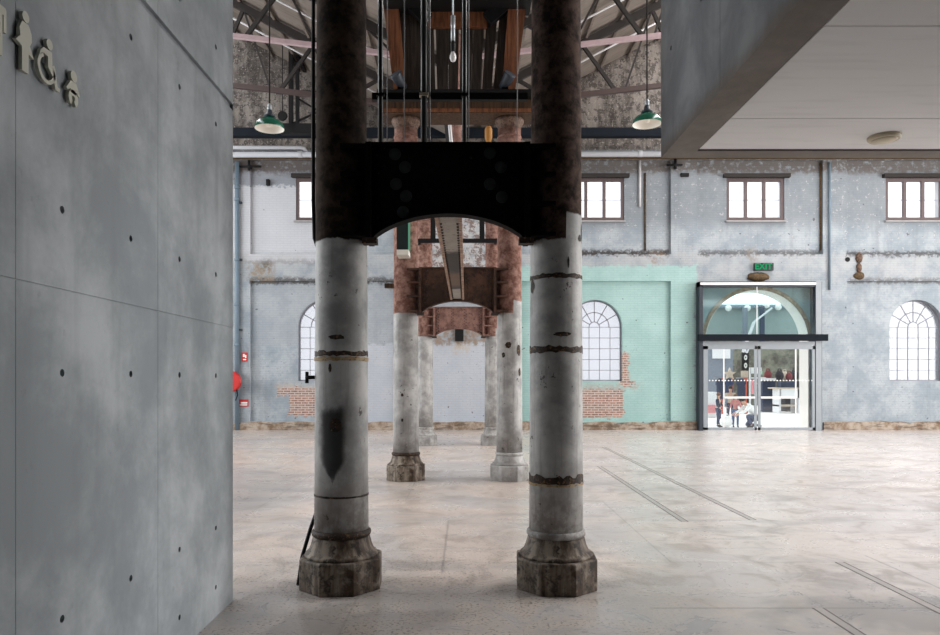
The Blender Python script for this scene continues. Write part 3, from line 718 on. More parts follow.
# ------------------------------------------------------------------ arched plate girders between the columns
def girder(k, mat, label):
    xl, xr, y = CXL[k], CXR[k], PY[k]
    t = thing('plate_girder', ((xl+xr)/2, y, 2.66), label, 'girder', 'arched plate girders between the column pairs')
    a, b = xl+.245, xr-.245; yf_ = y-.17; top, end, crown = 3.37, 2.66, 2.865
    n = 24; arc = []
    for i in range(n+1):
        u = -1+2*i/n; arc.append((a+(b-a)*(i/n), end+(crown-end)*(1-u*u)**.75))
    poly = [(a, top), (b, top)]+arc[::-1]
    wb = MB().prism(poly, lambda u, v: Vector((u, yf_, v)), lambda u, v: Vector((u, yf_+.03, v))); nf = len(wb.b.faces)
    MB().box(a-.02, b+.02, yf_-.03, yf_+.09, top, top+.02).build('top_flange', mat, t)
    mb = MB()
    for p, q in zip(arc, arc[1:]): mb.beam((p[0], yf_+.02, p[1]-.008), (q[0], yf_+.02, q[1]-.008), .12, .016)
    mb.build('arch_flange', mat, t)
    for s_, xc, xe in ((1, xl, a), (-1, xr, b)):
        x0, x1 = sorted((xc+s_*.03, xe-s_*.02)); mb = MB()
        mb.box(x0, x1, yf_+.06, y-.10, 2.68, top)
        for z in (2.68, 2.91, 3.13, 3.34): mb.box(x0, x1, yf_-.055, yf_+.07, z, z+.03)
        mb.build('bracket', mat, t)
        x0, x1 = sorted((xe-s_*.025, xe+s_*.015)); MB().box(x0, x1, yf_-.07, yf_+.16, 2.64, top+.01).build('end_flange', mat, t)
        x0, x1 = sorted((xe-s_*.05, xe+s_*.06)); MB().box(x0, x1, yf_-.075, yf_+.02, 2.62, 2.665).build('foot_lug', 'rivet' if k else 'band', t)
        for c in (.06, .10):
            for i in range(9): wb.ball((xe+s_*c, yf_-.002, 2.76+(.037 if c > .08 else 0)+i*.068), .013, seg=8)
        for c in (.42, .46):
            for i in range(6): wb.ball((xe+s_*c, yf_-.002, 2.93+(.037 if c > .43 else 0)+i*.07), .012, seg=8)
    wb.b.faces.ensure_lookup_table()
    for fc in wb.b.faces[nf:]: fc.material_index = 1
    o = wb.build('web', mat, t); o.data.materials.append(MT['rivet' if k else mat])
    if k == 0:
        for px, py in ((395, 154), (405, 167), (396, 184), (406, 196), (403, 212), (490, 153), (501, 167), (490, 184), (502, 197)):
            p = at(px, py, yf_-.004); MB().lathe([(.046, -.004), (.042, -.010), (.0, -.012)][::-1], 16, (p.x, yf_+.004, p.z), axis='Y').build('washer', 'washer', t)
    return t
girder(0, 'gird1', 'nearest arched plate girder, nearly black, spanning the front column pair')
girder(1, 'gird2', 'rusty brown arched girder with rows of rivets between the middle columns')
girder(2, 'gird3', 'red oxide arched girder between the farthest columns, smallest of the three')
# riveted beam running back from the front girder to the next one
t = thing('riveted_beam', (-.14, 5.7, 2.89), 'pale patchy riveted steel beam running back from the black girder to the rusty one', 'beam')
x0, x1 = -.245, -.03
MB().box(x0+.03, x1-.03, 5.45, 11.09, 2.90, 3.30).build('web_box', 'beam', t); sp_ = MB().box(x0, x1, 5.45, 11.09, 2.885, 2.90)
for s_, xx in ((1, x0), (-1, x1)):
    a, b = sorted((xx, xx+s_*.028)); MB().box(a, b, 5.45, 11.07, 2.865, 2.886).build('edge_angle', 'brick', t)
    for i in range(46): sp_.ball((xx+s_*.04, 5.75+i*.115, 2.884), .011, seg=8)
sp_.b.faces.ensure_lookup_table()
for fc in sp_.b.faces[6:]: fc.material_index = 1
o = sp_.build('soffit_plate', 'beam', t); o.data.materials.append(MT['rivet'])

# ------------------------------------------------------------------ pipes, rails and wires between the front columns
yb = 5.78
p = lambda px, py, Y=yb: at(px, py, Y)
t = tag(MB().box(CXL[0]+.19, CXR[0]-.19, yb+.02, yb+.07, p(0, 98.5).z, p(0, 91.5).z).build('crossbar', 'black'), 'black flat crossbar across the front columns above the black girder', 'bar')
def vpipe(px, r, label, name='riser_pipe', mat='pipe', Y=yb, zb=3.45, zt=5.785, cat='pipe', clamp=True):
    x = at(px, 0, Y).x
    t = thing(name, (x, Y, zb), label, cat)
    MB().tube([(x, Y, zb), (x, Y, zt)], r, 12).build('pipe', mat, t)
    if clamp: MB().box(x-r-.012, x+r+.012, Y-r-.008, Y+r+.01, p(0, 95.5).z-.012, p(0, 95.5).z+.012).build('clamp', 'beige' if px == 424 else 'black', t)
    return t
vpipe(380.5, .021, 'black vertical pipe beside the front left column, leftmost pipe over the girder', zb=3.41)
t = vpipe(424, .026, 'thicker black vertical pipe with a brass clamp, left of the hanging bulb', zb=3.41)
MB().tube([(at(429.5, 0, yb).x, yb+.0, 3.41), (at(429.5, 0, yb).x, yb, 5.785)], .008, 8).build('side_tube', 'wire', t)
vpipe(464.5, .019, 'black vertical pipe just right of the hanging bulb', zb=3.41)
for px, l in ((404, 'thin pale wire falling past the left timber post, left of thick pipe'), (517, 'thin pale wire falling past the right timber post of the hopper'), (468.5, 'thin pale wire close beside the pipe right of the hanging bulb'), (387, 'thin pale wire between the leftmost pipe and the left timber post')):
    x = at(px, 0, yb-.08).x; tag(MB().tube([(x, yb-.08, 3.41), (x+.004, yb-.08, 4.4), (x, yb-.08, 5.785)], .0045, 6).build('wire', 'wire'), l, 'wire')
# head timber on the front pair and on the far pair, outside or behind the view
tag(MB().box(CXL[0]-.35, CXR[0]+.35, PY[0]-.3, PY[0]+.45, 5.785, 6.08).build('head_beam', 'brownwood', None, .01), 'brown timber head beam over the front column capitals', 'beam')
tag(MB().box(CXL[2]-.35, CXR[2]+.35, PY[2]-.22, PY[2]+.22, 5.785, 6.08).build('head_beam', 'brownwood', None, .01), 'brown timber head beam over the farthest column capitals', 'beam')
# black frame at the far pair
t = thing('gantry_frame', (-.2, 16.85, 4.9), 'thin black crossbar with two hangers in front of the farthest columns', 'frame')
a, b = at(416, 241, 16.85), at(497, 241, 16.85)
MB().box(a.x, b.x, 16.8, 16.85, a.z-.05, a.z+.05).build('crossbar', 'black', t)
for px in (433, 482):
    x = at(px, 0, 16.85).x; MB().box(x-.06, x+.06, 16.86, 16.9, a.z, 5.785).build('hanger', 'black', t)
MB().box(a.x-.0, a.x+.06, 16.84, PY[2], a.z-.04, a.z+.04).build('wall_arm', 'black', t)
MB().box(b.x-.06, b.x, 16.84, PY[2], a.z-.04, a.z+.04).build('wall_arm', 'black', t)
# cable down the back of the front left column
tag(MB().tube([(-1.2, 5.5, 5.5), (-1.2, 5.5, 4.2), (-1.2, 5.5, 3.0), (-1.197, 5.53, 2.72), (-1.14, 5.63, 2.5), (-1.10, 5.66, 2.2), (-1.10, 5.67, 1.2), (-1.12, 5.67, .8), (-1.17, 5.60, .62), (-1.23, 5.53, .42), (-1.28, 5.47, .22), (-1.295, 5.43, .06), (-1.295, 5.40, .018)], .015, 10).build('cable', 'black'),
    'black cable down the back of the front left column, reaching the floor beside its base', 'cable')

# ------------------------------------------------------------------ timber hopper above the middle pair
hy = 11.0
t = thing('timber_hopper', (-.13, hy, 5.56), 'dark plank hopper with orange corner posts on the middle columns', 'hopper')
MB().box(CXL[1]-.36, CXR[1]+.36, hy-.02, hy+.5, 5.79, 6.0).build('sill_beam', 'brownwood', t)
MB().box(CXL[1]-.32, CXR[1]+.32, hy-.05, hy-.02, 5.80, 5.85).build('sill_rail', 'orange', t)
MB().box(CXL[1]-.42, CXR[1]+.42, hy-.1, hy+.55, 6.0, 6.13).build('tray_edge', 'black', t)
def post(pa, pb, w, mat='orange', Y=hy, nm='post'): MB().beam(at(*pa, Y), at(*pb, Y), w, .12, (0, 1, 0)).build(nm, mat, t)
for pl in ([(382, -8), (398, -8), (399, 10), (404, 66), (402, 91), (394, 91)], [(508, 8), (507, -8), (528, -8), (515, 91), (502, 91)]):
    MB().prism([tuple(at(px, py, hy))[::2] for px, py in pl], lambda u, v: Vector((u, hy-.06, v)), lambda u, v: Vector((u, hy+.06, v))).build('post', 'orange', t)
Yq = hy+.12
def plankface(L0, L1, R0, R1, n, gaps, nm):
    for i in range(n):
        f0, f1 = i/n, (i+1)/n; g = .10 if i in gaps else .012
        f1 -= g/ n*1.6 if i in gaps else .001
        A = [L0.lerp(R0, f0), L0.lerp(R0, f1), L1.lerp(R1, f1), L1.lerp(R1, f0)]
        mb = MB(); nrm = (A[1]-A[0]).cross(A[3]-A[0]).normalized()*.03
        va = [mb.b.verts.new(q) for q in A]; vb = [mb.b.verts.new(q+nrm) for q in A]
        mb.b.faces.new(va); mb.b.faces.new(vb[::-1])
        for k in range(4): mb.b.faces.new((va[k], vb[k], vb[(k+1) % 4], va[(k+1) % 4]))
        mb.build(nm, 'darkwood', t)
plankface(at(404, 94, Yq), at(394, -20, Yq), at(504, 94, Yq), at(516, -20, Yq), 9, {2, 4, 6, 7}, 'plank')
MB().box(at(428, 0, Yq).x, at(487, 0, Yq).x, hy+.02, hy+.12, at(0, 26, hy).z, at(0, 11, hy).z).build('waler', 'orange', t)
post((428, 20), (394, -12), .2, 'black', hy-.02, 'brace'); post((487, 20), (521, -8), .2, 'black', hy-.02, 'brace')
MB().box(at(385, 0, hy).x, at(530, 0, hy).x, hy-.9, hy+.14, at(0, 11, hy).z, at(0, 2, hy).z).build('head_plank', 'black', t)
for s_, px in ((-1, 397), (1, 507)):
    q = at(px+(4 if s_ < 0 else -2), 84, hy-.02); q.z = 6.13
    f = thing('floodlight', q, 'grey can floodlight sitting at the %s foot of the hopper' % ('left' if s_ < 0 else 'right'), 'light', 'floodlights at the hopper foot')
    c0 = q+Vector((0, 0, .11)); dr_ = Vector((s_*.35, -.5, .55)).normalized()
    MB().tube([c0-dr_*.1, c0-dr_*.06, c0+dr_*.16, c0+dr_*.18], [.04, .075, .09, .095], 18).build('can', 'dkblue', f)
    MB().box(q.x-.05, q.x+.05, q.y-.04, q.y+.04, q.z, q.z+.06).build('foot', 'black', f)
# hanging bulb
q = at(453, 62, 9.4)
t = thing('hanging_bulb', (q.x, q.y, q.z), 'bare bulb hanging on a long cord between the vertical pipes', 'light')
MB().tube([(q.x, q.y, q.z+.26), (q.x, q.y, rz(q.x)-.02)], .012, 6).build('cord', 'steel', t)
MB().lathe([(.02, .13), (.03, .14), (.035, .24), (.02, .28)], 14, q).build('lamp_holder', 'black', t)
MB().lathe([(0, .0), (.03, .012), (.045, .05), (.042, .085), (.025, .13)], 16, q).build('glass_bulb', 'conduit', t)
MB().tube([(q.x, q.y-.001, q.z+.28), (q.x, q.y, q.z+.62)], .03, 8).build('cord_grip', 'steel', t)
# things behind the hopper foot
q = at(456, 140, 15.5)
tag(MB().tube([(q.x, q.y, 6.0), (q.x, q.y, rz(q.x)-.02)], .13, 14).build('roof_post', 'gird3'), 'red brown round post seen between the hopper and the black girder', 'post')
q = at(488.5, 134, 15)
t = thing('chain_hoist', (q.x, q.y, q.z), 'small yellow chain hoist hanging behind the right middle column', 'hoist')
MB().lathe([(.0, -.2), (.05, -.18), (.08, -.08), (.08, .1), (.05, .16), (0, .18)], 14, q).build('hoist_body', 'yellow', t)
MB().tube([(q.x, q.y, q.z+.16), (q.x, q.y, rz(q.x)-.02)], .015, 6).build('chain', 'black', t)
q = at(449, 118, 14.2); q2 = at(454, 143, 14.2)
tag(MB().tube([q2-Vector((0, 0, .6)), q, q+Vector((-.1, 0, 2.2))], .035, 8).build('pale_hose', 'conduit'), 'pale hose hanging beside the red brown post', 'hose')
# emergency sign box on the middle left column
q = at(404, 252, 11.0)
t = thing('exit_sign', (q.x, 11.0, q.z), 'dark sign box seen edge on, fixed to the middle left column', 'sign')
MB().box(at(398.5, 0, 11.0).x, at(409.5, 0, 11).x, 10.72, 11.02, at(0, 253, 11).z, at(0, 218, 11).z).build('housing', 'exitbox', t)
MB().box(at(409.5, 0, 11.0).x, at(409.5, 0, 11).x+.012, 10.74, 11.01, at(0, 252, 11).z, at(0, 219, 11).z).build('lit_face', 'greenlit', t)
MB().box(at(398.5, 0, 11).x, at(410, 0, 11).x, 10.71, 11.06, at(0, 258, 11).z, at(0, 253, 11).z).build('lens_strip', 'lampw', t)

# ------------------------------------------------------------------ roof trusses, conduits, lamps
def bc(x): return 9.0+.115*abs(x-VXR)
def truss(Y, label, mat, ch):
    t = thing('roof_truss', (VXR, Y, 9.0), label, 'truss', 'roof trusses')
    for s_ in (-1, 1):
        xe = VXR+s_*9.2
        MB().beam((VXR, Y, VZR-.2), (xe, Y, rz(xe)-.22), .12, .2).build('top_chord', mat, t)
        MB().beam((VXR, Y, bc(VXR)), (xe, Y, bc(xe)), .1, .13 if ch != 'pink' else .10).build('bottom_chord', ch, t)
        nodes = [1.9, 3.7, 5.6, 7.5]
        for a in nodes:
            xa, xb = VXR+s_*(a+.9), VXR+s_*a
            MB().beam((xa, Y, bc(xa)), (xb, Y, rz(xb)-.25), .08, .09).build('strut', mat, t)
            xc = VXR+s_*(a-.75)
            MB().beam((xb, Y, rz(xb)-.25), (xc, Y, bc(xc)), .05, .05).build('tie_rod', mat, t)
    return t
truss(19.2, 'roof truss nearest the brick wall, with a maroon bottom chord', 'truss', 'redtruss')
truss(16.2, 'second roof truss from the brick wall, with a pale pink bottom chord', 'truss', 'pink')
truss(13.2, 'third roof truss from the brick wall, dark iron', 'truss', 'truss')
truss(10.2, 'fourth roof truss from the brick wall, dark iron', 'truss', 'truss')
for s_, Y, a, b, l in ((1, 20.6, 1.0, 7.4, 'pale conduit under the right roof slope close to the brick wall'), (1, 17.8, 1.0, 7.0, 'pale conduit under the right roof slope farther from the brick wall'),
                       (-1, 20.6, 1.0, 7.6, 'pale conduit under the left roof slope close to the brick wall'), (-1, 17.6, 1.0, 7.4, 'pale conduit under the left roof slope farther from the brick wall')):
    xa, xb = VXR+s_*a, VXR+s_*b
    tag(MB().tube([(xa, Y, rz(xa)-.16), (xb, Y, rz(xb)-.16)], .03, 8).build('roof_conduit', 'conduit'), l, 'conduit')
def pendant(px, py, label):
    Y = 13.05; q = at(px, py, Y); Y = 13.05
    t = thing('pendant_lamp', q, label, 'lamp', 'green enamel pendant lamps', True)
    shd = MB().lathe([(.275, 0), (.272, .03), (.25, .09), (.2, .145), (.13, .18), (.075, .195), (.07, .23)], 32, cap=False).build('shade', 'green', t)
    MB().lathe([(.268, .004), (.24, .08), (.19, .13), (.1, .165), (0, .17)], 32, cap=False).build('shade_lining', 'lampw', shd)
    MB().lathe([(.105, .22), (.105, .25), (.06, .26), (.05, .34), (.03, .36)], 20).build('neck', 'dkblue', t)
    MB().lathe([(.03, .35), (.045, .38), (.045, .44), (.02, .47)], 16).build('lamp_cap', 'steel', t)
    MB().tube([(0, 0, .46), (0, 0, rz(q.x)-.01-q.z)], .014, 6).build('cord', 'black', t)
    MB().lathe([(0, .03), (.05, .05), (.06, .1), (.03, .16)], 16).build('bulb', 'lampw', t)
pendant(269.5, 129, 'green enamel pendant lamp hanging on the left, before the wall with pipes'); pendant(647, 124.5, 'green enamel pendant lamp hanging on the right beside the concrete mezzanine')
# hoist gantry high on the left
t = thing('hoist_gantry', at(295, 133, 21.2), 'dark steel hoist frame with braced uprights high on the left', 'frame')
Y = 21.2
def bpx(a, b, w, nm, Yb=Y): MB().beam(at(*a, Yb), at(*b, Yb), w, w, (0, 1, 0)).build(nm, 'black', t)
bpx((276, 92), (330, 93), .1, 'rail'); bpx((291, 50), (291, 130), .12, 'upright'); bpx((297.5, 62), (297.5, 128), .1, 'upright')
bpx((297, 98), (330, 118), .05, 'brace'); bpx((292, 124), (330, 106), .05, 'brace')
MB().box(at(281, 0, Y).x, at(345, 0, Y).x, Y-.15, Y+.1, at(0, 134.5, Y).z, at(0, 125, Y).z).build('cross_girder', 'black', t)
for x_ in (291, 297.5): MB().box(at(x_, 0, Y).x-.05, at(x_, 0, Y).x+.05, Y, YW-.2, at(0, 58, Y).z, at(0, 55, Y).z).build('wall_arm', 'black', t)
q = at(282.5, 116, 20.8)
t = thing('pulley_block', q, 'round black pulley hanging on a line beside the left pendant lamp', 'pulley')
MB().lathe([(.13, -.05), (.15, 0), (.13, .05)], 18, q, axis='Y').build('wheel', 'black', t); MB().tube([(q.x, q.y, q.z+.12), (q.x, q.y, rz(q.x)-.02)], .014, 6).build('line', 'black', t)
# runway beam and pipes along the wall
tag(MB().box(-18, 30, YW-.85, YW-.6, WZ(146.5)+.05, WZ(137)).build('runway_beam', 'transom'), 'blue black runway beam along the back wall below the gable', 'beam')
def hz_at(py, Y): return H+(HY-py)*Y/F
Y = YW-.28
for z in (-15, -7.3, -1, 5, 12, 20): pass
a = at(100, 147.6, Y); b = at(300, 147.6, Y)
tag(MB().tube([a, b, b+Vector((.12, .02, -.02)), b+Vector((.17, .1, -.1)), b+Vector((.18, .24, -.16))], .058, 12).build('wall_pipe', 'whitepipe'), 'upper white pipe along the left wall, turning into the wall near the front column', 'pipe')
t = thing('wall_pipe', at(466, 154, Y), 'lower thicker white pipe running the length of the back wall', 'pipe')
MB().tube([at(100, 155, Y), at(760, 154.0, Y), at(1000, 154.0, Y)], .085, 14).build('pipe', 'whitepipe', t)
for px in (300, 345, 640, 720): MB().lathe([(.1, -.07), (.105, -.06), (.105, .06), (.1, .07)], 16, at(px, 154.5 if px < 400 else 153.8, Y), axis='X').build('flange', 'whitepipe', t)
MB().box(-18, 30, YW-.3, YW+.0, WZ(160)+.02, WZ(160)+.06).build('bearer', 'rust', t)
# left wall pipe, hose reel, signs
x = WX(238); t = thing('drain_pipe', (x, YW-.09, 0), 'blue grey vertical pipe down the far left of the brick wall', 'pipe')
MB().tube([(x, YW-.09, 0), (x, YW-.09, 8.55)], .065, 12).build('pipe', 'bluepipe', t)
for py in (188, 200, 260, 305, 345): MB().lathe([(.085, -.04), (.085, .04)], 14, (x, YW-.09, WZ(py))).build('collar', 'bluepipe', t)
for py in (203, 260, 330): MB().box(x, x+.14, YW-.1, YW, WZ(py)-.03, WZ(py)+.03).build('clip', 'dkblue', t)
q = Vector((WX(233.6), YW-.3, WZ(381.5)))
t = thing('fire_hose_reel', (q.x, YW-.2, q.z), 'red fire hose reel on the far left wall, half hidden by concrete wall', 'hose reel')
drm = MB().lathe([(.31, -.1), (.33, -.08), (.33, -.06), (.27, -.05), (.27, .05), (.33, .06), (.33, .08), (.31, .1)], 32, q, axis='Y').build('drum', 'red', t)
MB().lathe([(.0, -.13), (.08, -.12), (.09, -.1)], 20, q, axis='Y').build('hub', 'signw', drm)
MB().box(q.x-.06, q.x+.06, q.y+.1, YW, q.z-.1, q.z+.1).build('bracket', 'dkblue', t)
MB().tube([q+Vector((.2, .0, -.26)), q+Vector((.22, .02, -.42)), q+Vector((.15, .03, -.6))], .02, 8).build('nozzle_hose', 'black', t)
def wsign(x0, x1, y0, y1, label, marks):
    t = thing('fire_sign', (WX((x0+x1)/2), YW-.02, WZ(y1)), label, 'sign')
    spl = MB().box(WX(x0), WX(x1), YW-.022, YW-.001, WZ(y1), WZ(y0)).build('sign_plate', 'red', t)
    mb = MB()
    for a in marks: mb.box(WX(a[0]), WX(a[1]), YW-.027, YW-.021, WZ(a[3]), WZ(a[2]))
    mb.build('pictogram', 'signw', spl)
wsign(242, 247.6, 352.5, 361.5, 'small upright red fire equipment sign on the left wall above the hose reel', ((243.2, 245, 354, 357), (245.3, 246.6, 355, 358), (243.2, 246.4, 359, 360.2)))
wsign(238.5, 248.5, 399.5, 406.5, 'wide red and white fire sign on the left wall below the hose reel', ((241, 247.6, 402, 403.6), (240, 247.6, 404.4, 405.4)))
for px, py, l in ((249.5, 167, 'dark cross shaped pipe fitting high on the left of the brick wall'), (675, 165.5, 'dark cross shaped pipe fitting beside the mezzanine corner')):
    q = Vector((WX(px), YW-.05, WZ(py)))
    t = thing('pipe_cross', q, l, 'fitting')
    MB().tube([q+Vector((-.28 if px > 400 else -.3, 0, 0)), q+Vector((.22 if px > 400 else .38, 0, 0))], .035, 8).build('arm', 'black', t)
    MB().tube([q+Vector((0, .0, -.12)), q+Vector((0, 0, .2))], .045, 8).build('stub', 'black', t)
    MB().box(q.x-.05, q.x+.05, q.y, YW+R, q.z-.05, q.z+.05).build('back_plate', 'black', t)
for x0, w, y0, y1, mat, l in ((646, .03, 172, 250, 'rust', 'rusty brown vertical pipe on the wall right of the upper window by the columns'), (640.5, .04, 160, 206, 'conduit', 'short pale conduit dropping from the pipes right of the upper window')):
    tag(MB().tube([(WX(x0), YW+R-w, WZ(y1)), (WX(x0), YW+R-w, WZ(y0))], w, 8).build('wall_conduit', mat), l, 'conduit')
tag(MB().tube([(WX(829), YW-.04, WZ(290)), (WX(829), YW-.04, 8.55)], .035, 8).build('wall_conduit', 'bluepipe'), 'blue grey conduit on the pilaster right of the glazed entrance', 'conduit')
tag(MB().tube([(WX(822), YW-.03+R, WZ(250)), (WX(822), YW-.03+R, 8.55)], .03, 8).build('wall_conduit', 'rust'), 'thin brown pipe in the corner left of the pilaster by the entrance', 'conduit')
tag(MB().box(WX(680.5), WX(688.5), YW-.06, YW, WZ(177), WZ(173.5)).build('wall_bracket', 'black'), 'small black bracket on the wall left of the upper window over the entrance', 'bracket')
tag(MB().box(WX(266), WX(269), YW+.0, YW+R, WZ(185), WZ(179)).build('wall_bracket', 'black'), 'small black bracket on the white wall left of the left upper window', 'bracket')
tag(MB().box(WX(455), WX(463.5), YW+R-.1, YW+R, WZ(341), WZ(327)).build('wall_vent', 'black'), 'small black vent box on the brick wall below the farthest girder', 'vent')
# exit sign over the entrance, with letters
q0, q1 = WX(753.5), WX(772)
t = thing('exit_sign', ((q0+q1)/2, YW-.1, WZ(271.5)), 'lit green EXIT sign on the wall above the glazed entrance', 'sign')
MB().box(q0, q1, YW-.12, YW-.0, WZ(271), WZ(263.5)).build('housing', 'exitbox', t)
cu = bpy.data.curves.new('exit_text', 'FONT'); cu.body = 'EXIT'; cu.size = .27; cu.extrude = .004; cu.align_x = 'CENTER'; cu.align_y = 'CENTER'; cu.offset = .006
tmp = bpy.data.objects.new('tmp_text', cu); C.objects.link(tmp)
me = bpy.data.meshes.new_from_object(tmp.evaluated_get(bpy.context.evaluated_depsgraph_get())); bpy.data.objects.remove(tmp)
lt = bpy.data.objects.new('exit_letters', me); C.objects.link(lt); me.materials.clear(); me.materials.append(MT['signg']); lt.parent = t
lt.rotation_euler = (PI/2, 0, 0); lt.location = (WX(761.8)-(q0+q1)/2, YW-.126-(YW-.1), WZ(267.3)-WZ(271.5))
def lump(px0, px1, py0, py1, dep, name, mat, label, cat, sd):
    rnd = random.Random(sd); cx, cz = WX((px0+px1)/2), WZ((py0+py1)/2); rx, rz_ = (px1-px0)/62.5, (py1-py0)/62.5
    mb = MB(); mb.ball((cx, YW, cz), 1, rx, dep, rz_, 18)
    for v in mb.b.verts:
        k = rnd.uniform(.86, 1.1); v.co.x = cx+(v.co.x-cx)*k; v.co.z = cz+(v.co.z-cz)*k; v.co.y = min(v.co.y, YW+.01)
    return tag(mb.build(name, mat), label, cat)
lump(746, 769, 272.5, 281.5, .14, 'broken_corbel', 'rust', 'dark brown broken stub between the exit sign and entrance frame', 'corbel', 1)
t = thing('broken_corbel', (WX(858.5), YW-.1, WZ(279.5)), 'rusty broken bracket on the wall between the entrance and right arched window', 'corbel')
for i, (a, b, c, dd) in enumerate(((853.5, 864.5, 272, 279.5), (856, 861.5, 263, 273), (855, 862.5, 252.5, 263))):
    o = lump(a, b, c, dd, .1, 'stub_piece', 'corbel' if i else 'rust', '', '', 5+i); del o['label'], o['category']; o.parent = t; o.location = -t.location
# the small dark spots in the wall
for px, py, r in ((847, 259.5, .045), (700, 177, .07), (858, 410, .09), (855, 398, .03), (868, 395, .03)):
    pass
tag(MB().lathe([(.07, -.02), (.075, 0.0)], 14, (WX(847.5), YW-.005, WZ(259.5)), axis='Y').build('wall_plug', 'black'), 'small round black plug on the wall left of the rusty bracket', 'plug')

# ------------------------------------------------------------------ pictograms on the concrete wall
XI = LX+.022; XB = LX+.0
def icon(name, label, polys, mat='icon'):
    ys = [p_[0] for q in polys for p_ in q]; t = thing(name, (LX+.01, sum(ys)/len(ys), 2.75), label, 'pictogram', 'restroom pictograms')
    f0 = lambda u, v: Vector((XI, u, v)); f1 = lambda u, v: Vector((LX+.008, u, v))
    for i, q in enumerate(polys):
        MB().prism(q, f0, f1).build(('head', 'body', 'detail')[min(i, 2)], mat, t)
    MB().box(LX, LX+.01, t.location.y-.01, t.location.y+.01, 2.86, 2.9).build('standoff', 'steel', t)
def disc(y, z, r, n=20): return [(y+r*math.cos(2*PI*k/n), z+r*math.sin(2*PI*k/n)) for k in range(n)]
B = 2.766
def man(y): return [disc(y, B+.208, .021), [(y-.05, B+.18), (y+.05, B+.18), (y+.056, B+.172), (y+.056, B+.09), (y+.04, B+.09), (y+.04, B+.15), (y+.034, B+.15), (y+.034, B), (y+.004, B), (y+.004, B+.09), (y-.004, B+.09), (y-.004, B), (y-.034, B), (y-.034, B+.15), (y-.04, B+.15), (y-.04, B+.09), (y-.056, B+.09), (y-.056, B+.172)]]
def woman(y): return [disc(y+.003, B+.21, .021), [(y-.018, B+.186), (y+.02, B+.186), (y+.038, B+.16), (y+.04, B+.13), (y+.028, B+.11), (y+.052, B+.07), (y+.02, B+.076), (y+.02, B), (y-.02, B), (y-.02, B+.09), (y-.056, B+.10), (y-.03, B+.125), (y-.034, B+.155)]]
def arcband(y, z, r0, r1, a0, a1, n=20):
    o_ = [(y+r1*math.cos(a0+(a1-a0)*k/n), z+r1*math.sin(a0+(a1-a0)*k/n)) for k in range(n+1)]
    return o_+[(y+r0*math.cos(a1+(a0-a1)*k/n), z+r0*math.sin(a1+(a0-a1)*k/n)) for k in range(n+1)]
def chair(y): return [disc(y+.005, B+.178, .021), [(y-.055, B+.13), (y-.035, B+.15), (y+.02, B+.152), (y+.024, B+.10), (y+.05, B+.065), (y+.06, B+.03), (y+.078, B+.03), (y+.074, B+.014), (y+.044, B+.014), (y+.03, B+.055), (y-.006, B+.085), (y-.006, B+.125), (y-.03, B+.128), (y-.06, B+.112)],
                      arcband(y-.014, B+.074, .044, .06, math.radians(115), math.radians(395))]
def baby(y): return [disc(y+.004, B+.125, .024), [(y-.02, B+.1), (y+.022, B+.1), (y+.05, B+.06), (y+.042, B+.05), (y+.022, B+.068), (y+.022, B+.05), (y-.022, B+.05), (y-.022, B+.066), (y-.044, B+.05), (y-.052, B+.06)],
                     arcband(y, B+.03, .012, .036, math.radians(-60), math.radians(240), 16)]
icon('restroom_pictogram', 'raised pale man pictogram on the concrete wall, cut by the picture edge', man(2.485))
icon('restroom_pictogram', 'raised pale woman pictogram on the concrete wall', woman(2.65))
icon('restroom_pictogram', 'raised pale wheelchair user pictogram on the concrete wall', chair(2.80))
icon('restroom_pictogram', 'raised pale baby pictogram on the concrete wall, smallest and lowest', baby(2.975))
# round fitting on the soffit
q = (2.77, 4.638, bz-.0)
t = thing('smoke_detector', q, 'round beige disc fitting on the white soffit boards', 'detector', None, True)
rim = MB().lathe([(.10, .008), (.10, -.006), (.09, -.016)], 32).build('rim', 'beige', t); MB().lathe([(.078, -.015), (.07, -.022), (0, -.024)][::-1], 32).build('cover', 'beige', rim)
# rails in the floor
for x, segs, l in ((2.47, ((3.2, 4.91), (7.9, 13.0)), 'worn rail groove set in the floor nearer the front right column'), (3.28, ((3.4, 6.15), (8.0, 16.7)), 'worn rail groove set in the floor farther from the columns')):
    t = thing('floor_rail', (x, 8, 0), l, 'rail', None)
    for a, b in segs:
        MB().box(x-.03, x+.03, a, b, 0, .0012).build('rail_head', 'rail', t)
        for s_ in (-.036, .036): MB().box(x+s_-.006, x+s_+.006, a, b, 0, .0018).build('flangeway', 'groove', t)

# ------------------------------------------------------------------ outside, seen through the entrance and windows
struct(MB().box(-40, 60, YW+.6, 60, -.3, -.01).build('forecourt', 'ground'))
struct(MB().box(14, 23, 44, 44.6, 0, at(0, 305, 44).z).build('facade', 'facade'))
t = tag(MB().box(14, 23, 43.7, 43.98, at(0, 308, 43.8).z, at(0, 304.5, 43.8).z).build('canopy_rail', 'bluepipe'), 'grey lighting rail along the top of the facade outside', 'rail')
for px, py, wh in ((729, 308, 'leftmost of the four'), (748, 308, 'second from the left'), (767, 305, 'third from the left'), (779, 307, 'rightmost of the four')):
    q = at(px, py, 43.4); q.y = 43.5; mb = MB().ball(q, .2, seg=10); tag(mb.build('flood_lamp', 'signw'), 'white lamp on the rail seen through the arched fanlight, '+wh, 'lamp', 'lamps on the outside rail')
struct(MB().box(at(704, 0, 42).x, at(733, 0, 42).x, 42, 42.4, 0, at(0, 343, 42).z).build('partition', 'partition'))
for a, b, c, dd, l in ((718, 736, 343, 358, 'white hanging sign panel outside, behind the left door leaf'),):
    tag(MB().box(at(a, 0, 41).x, at(b, 0, 41).x, 41.88, 41.995, at(0, dd, 41).z, at(0, c, 41).z).build('hanging_sign', 'white'), l, 'sign')
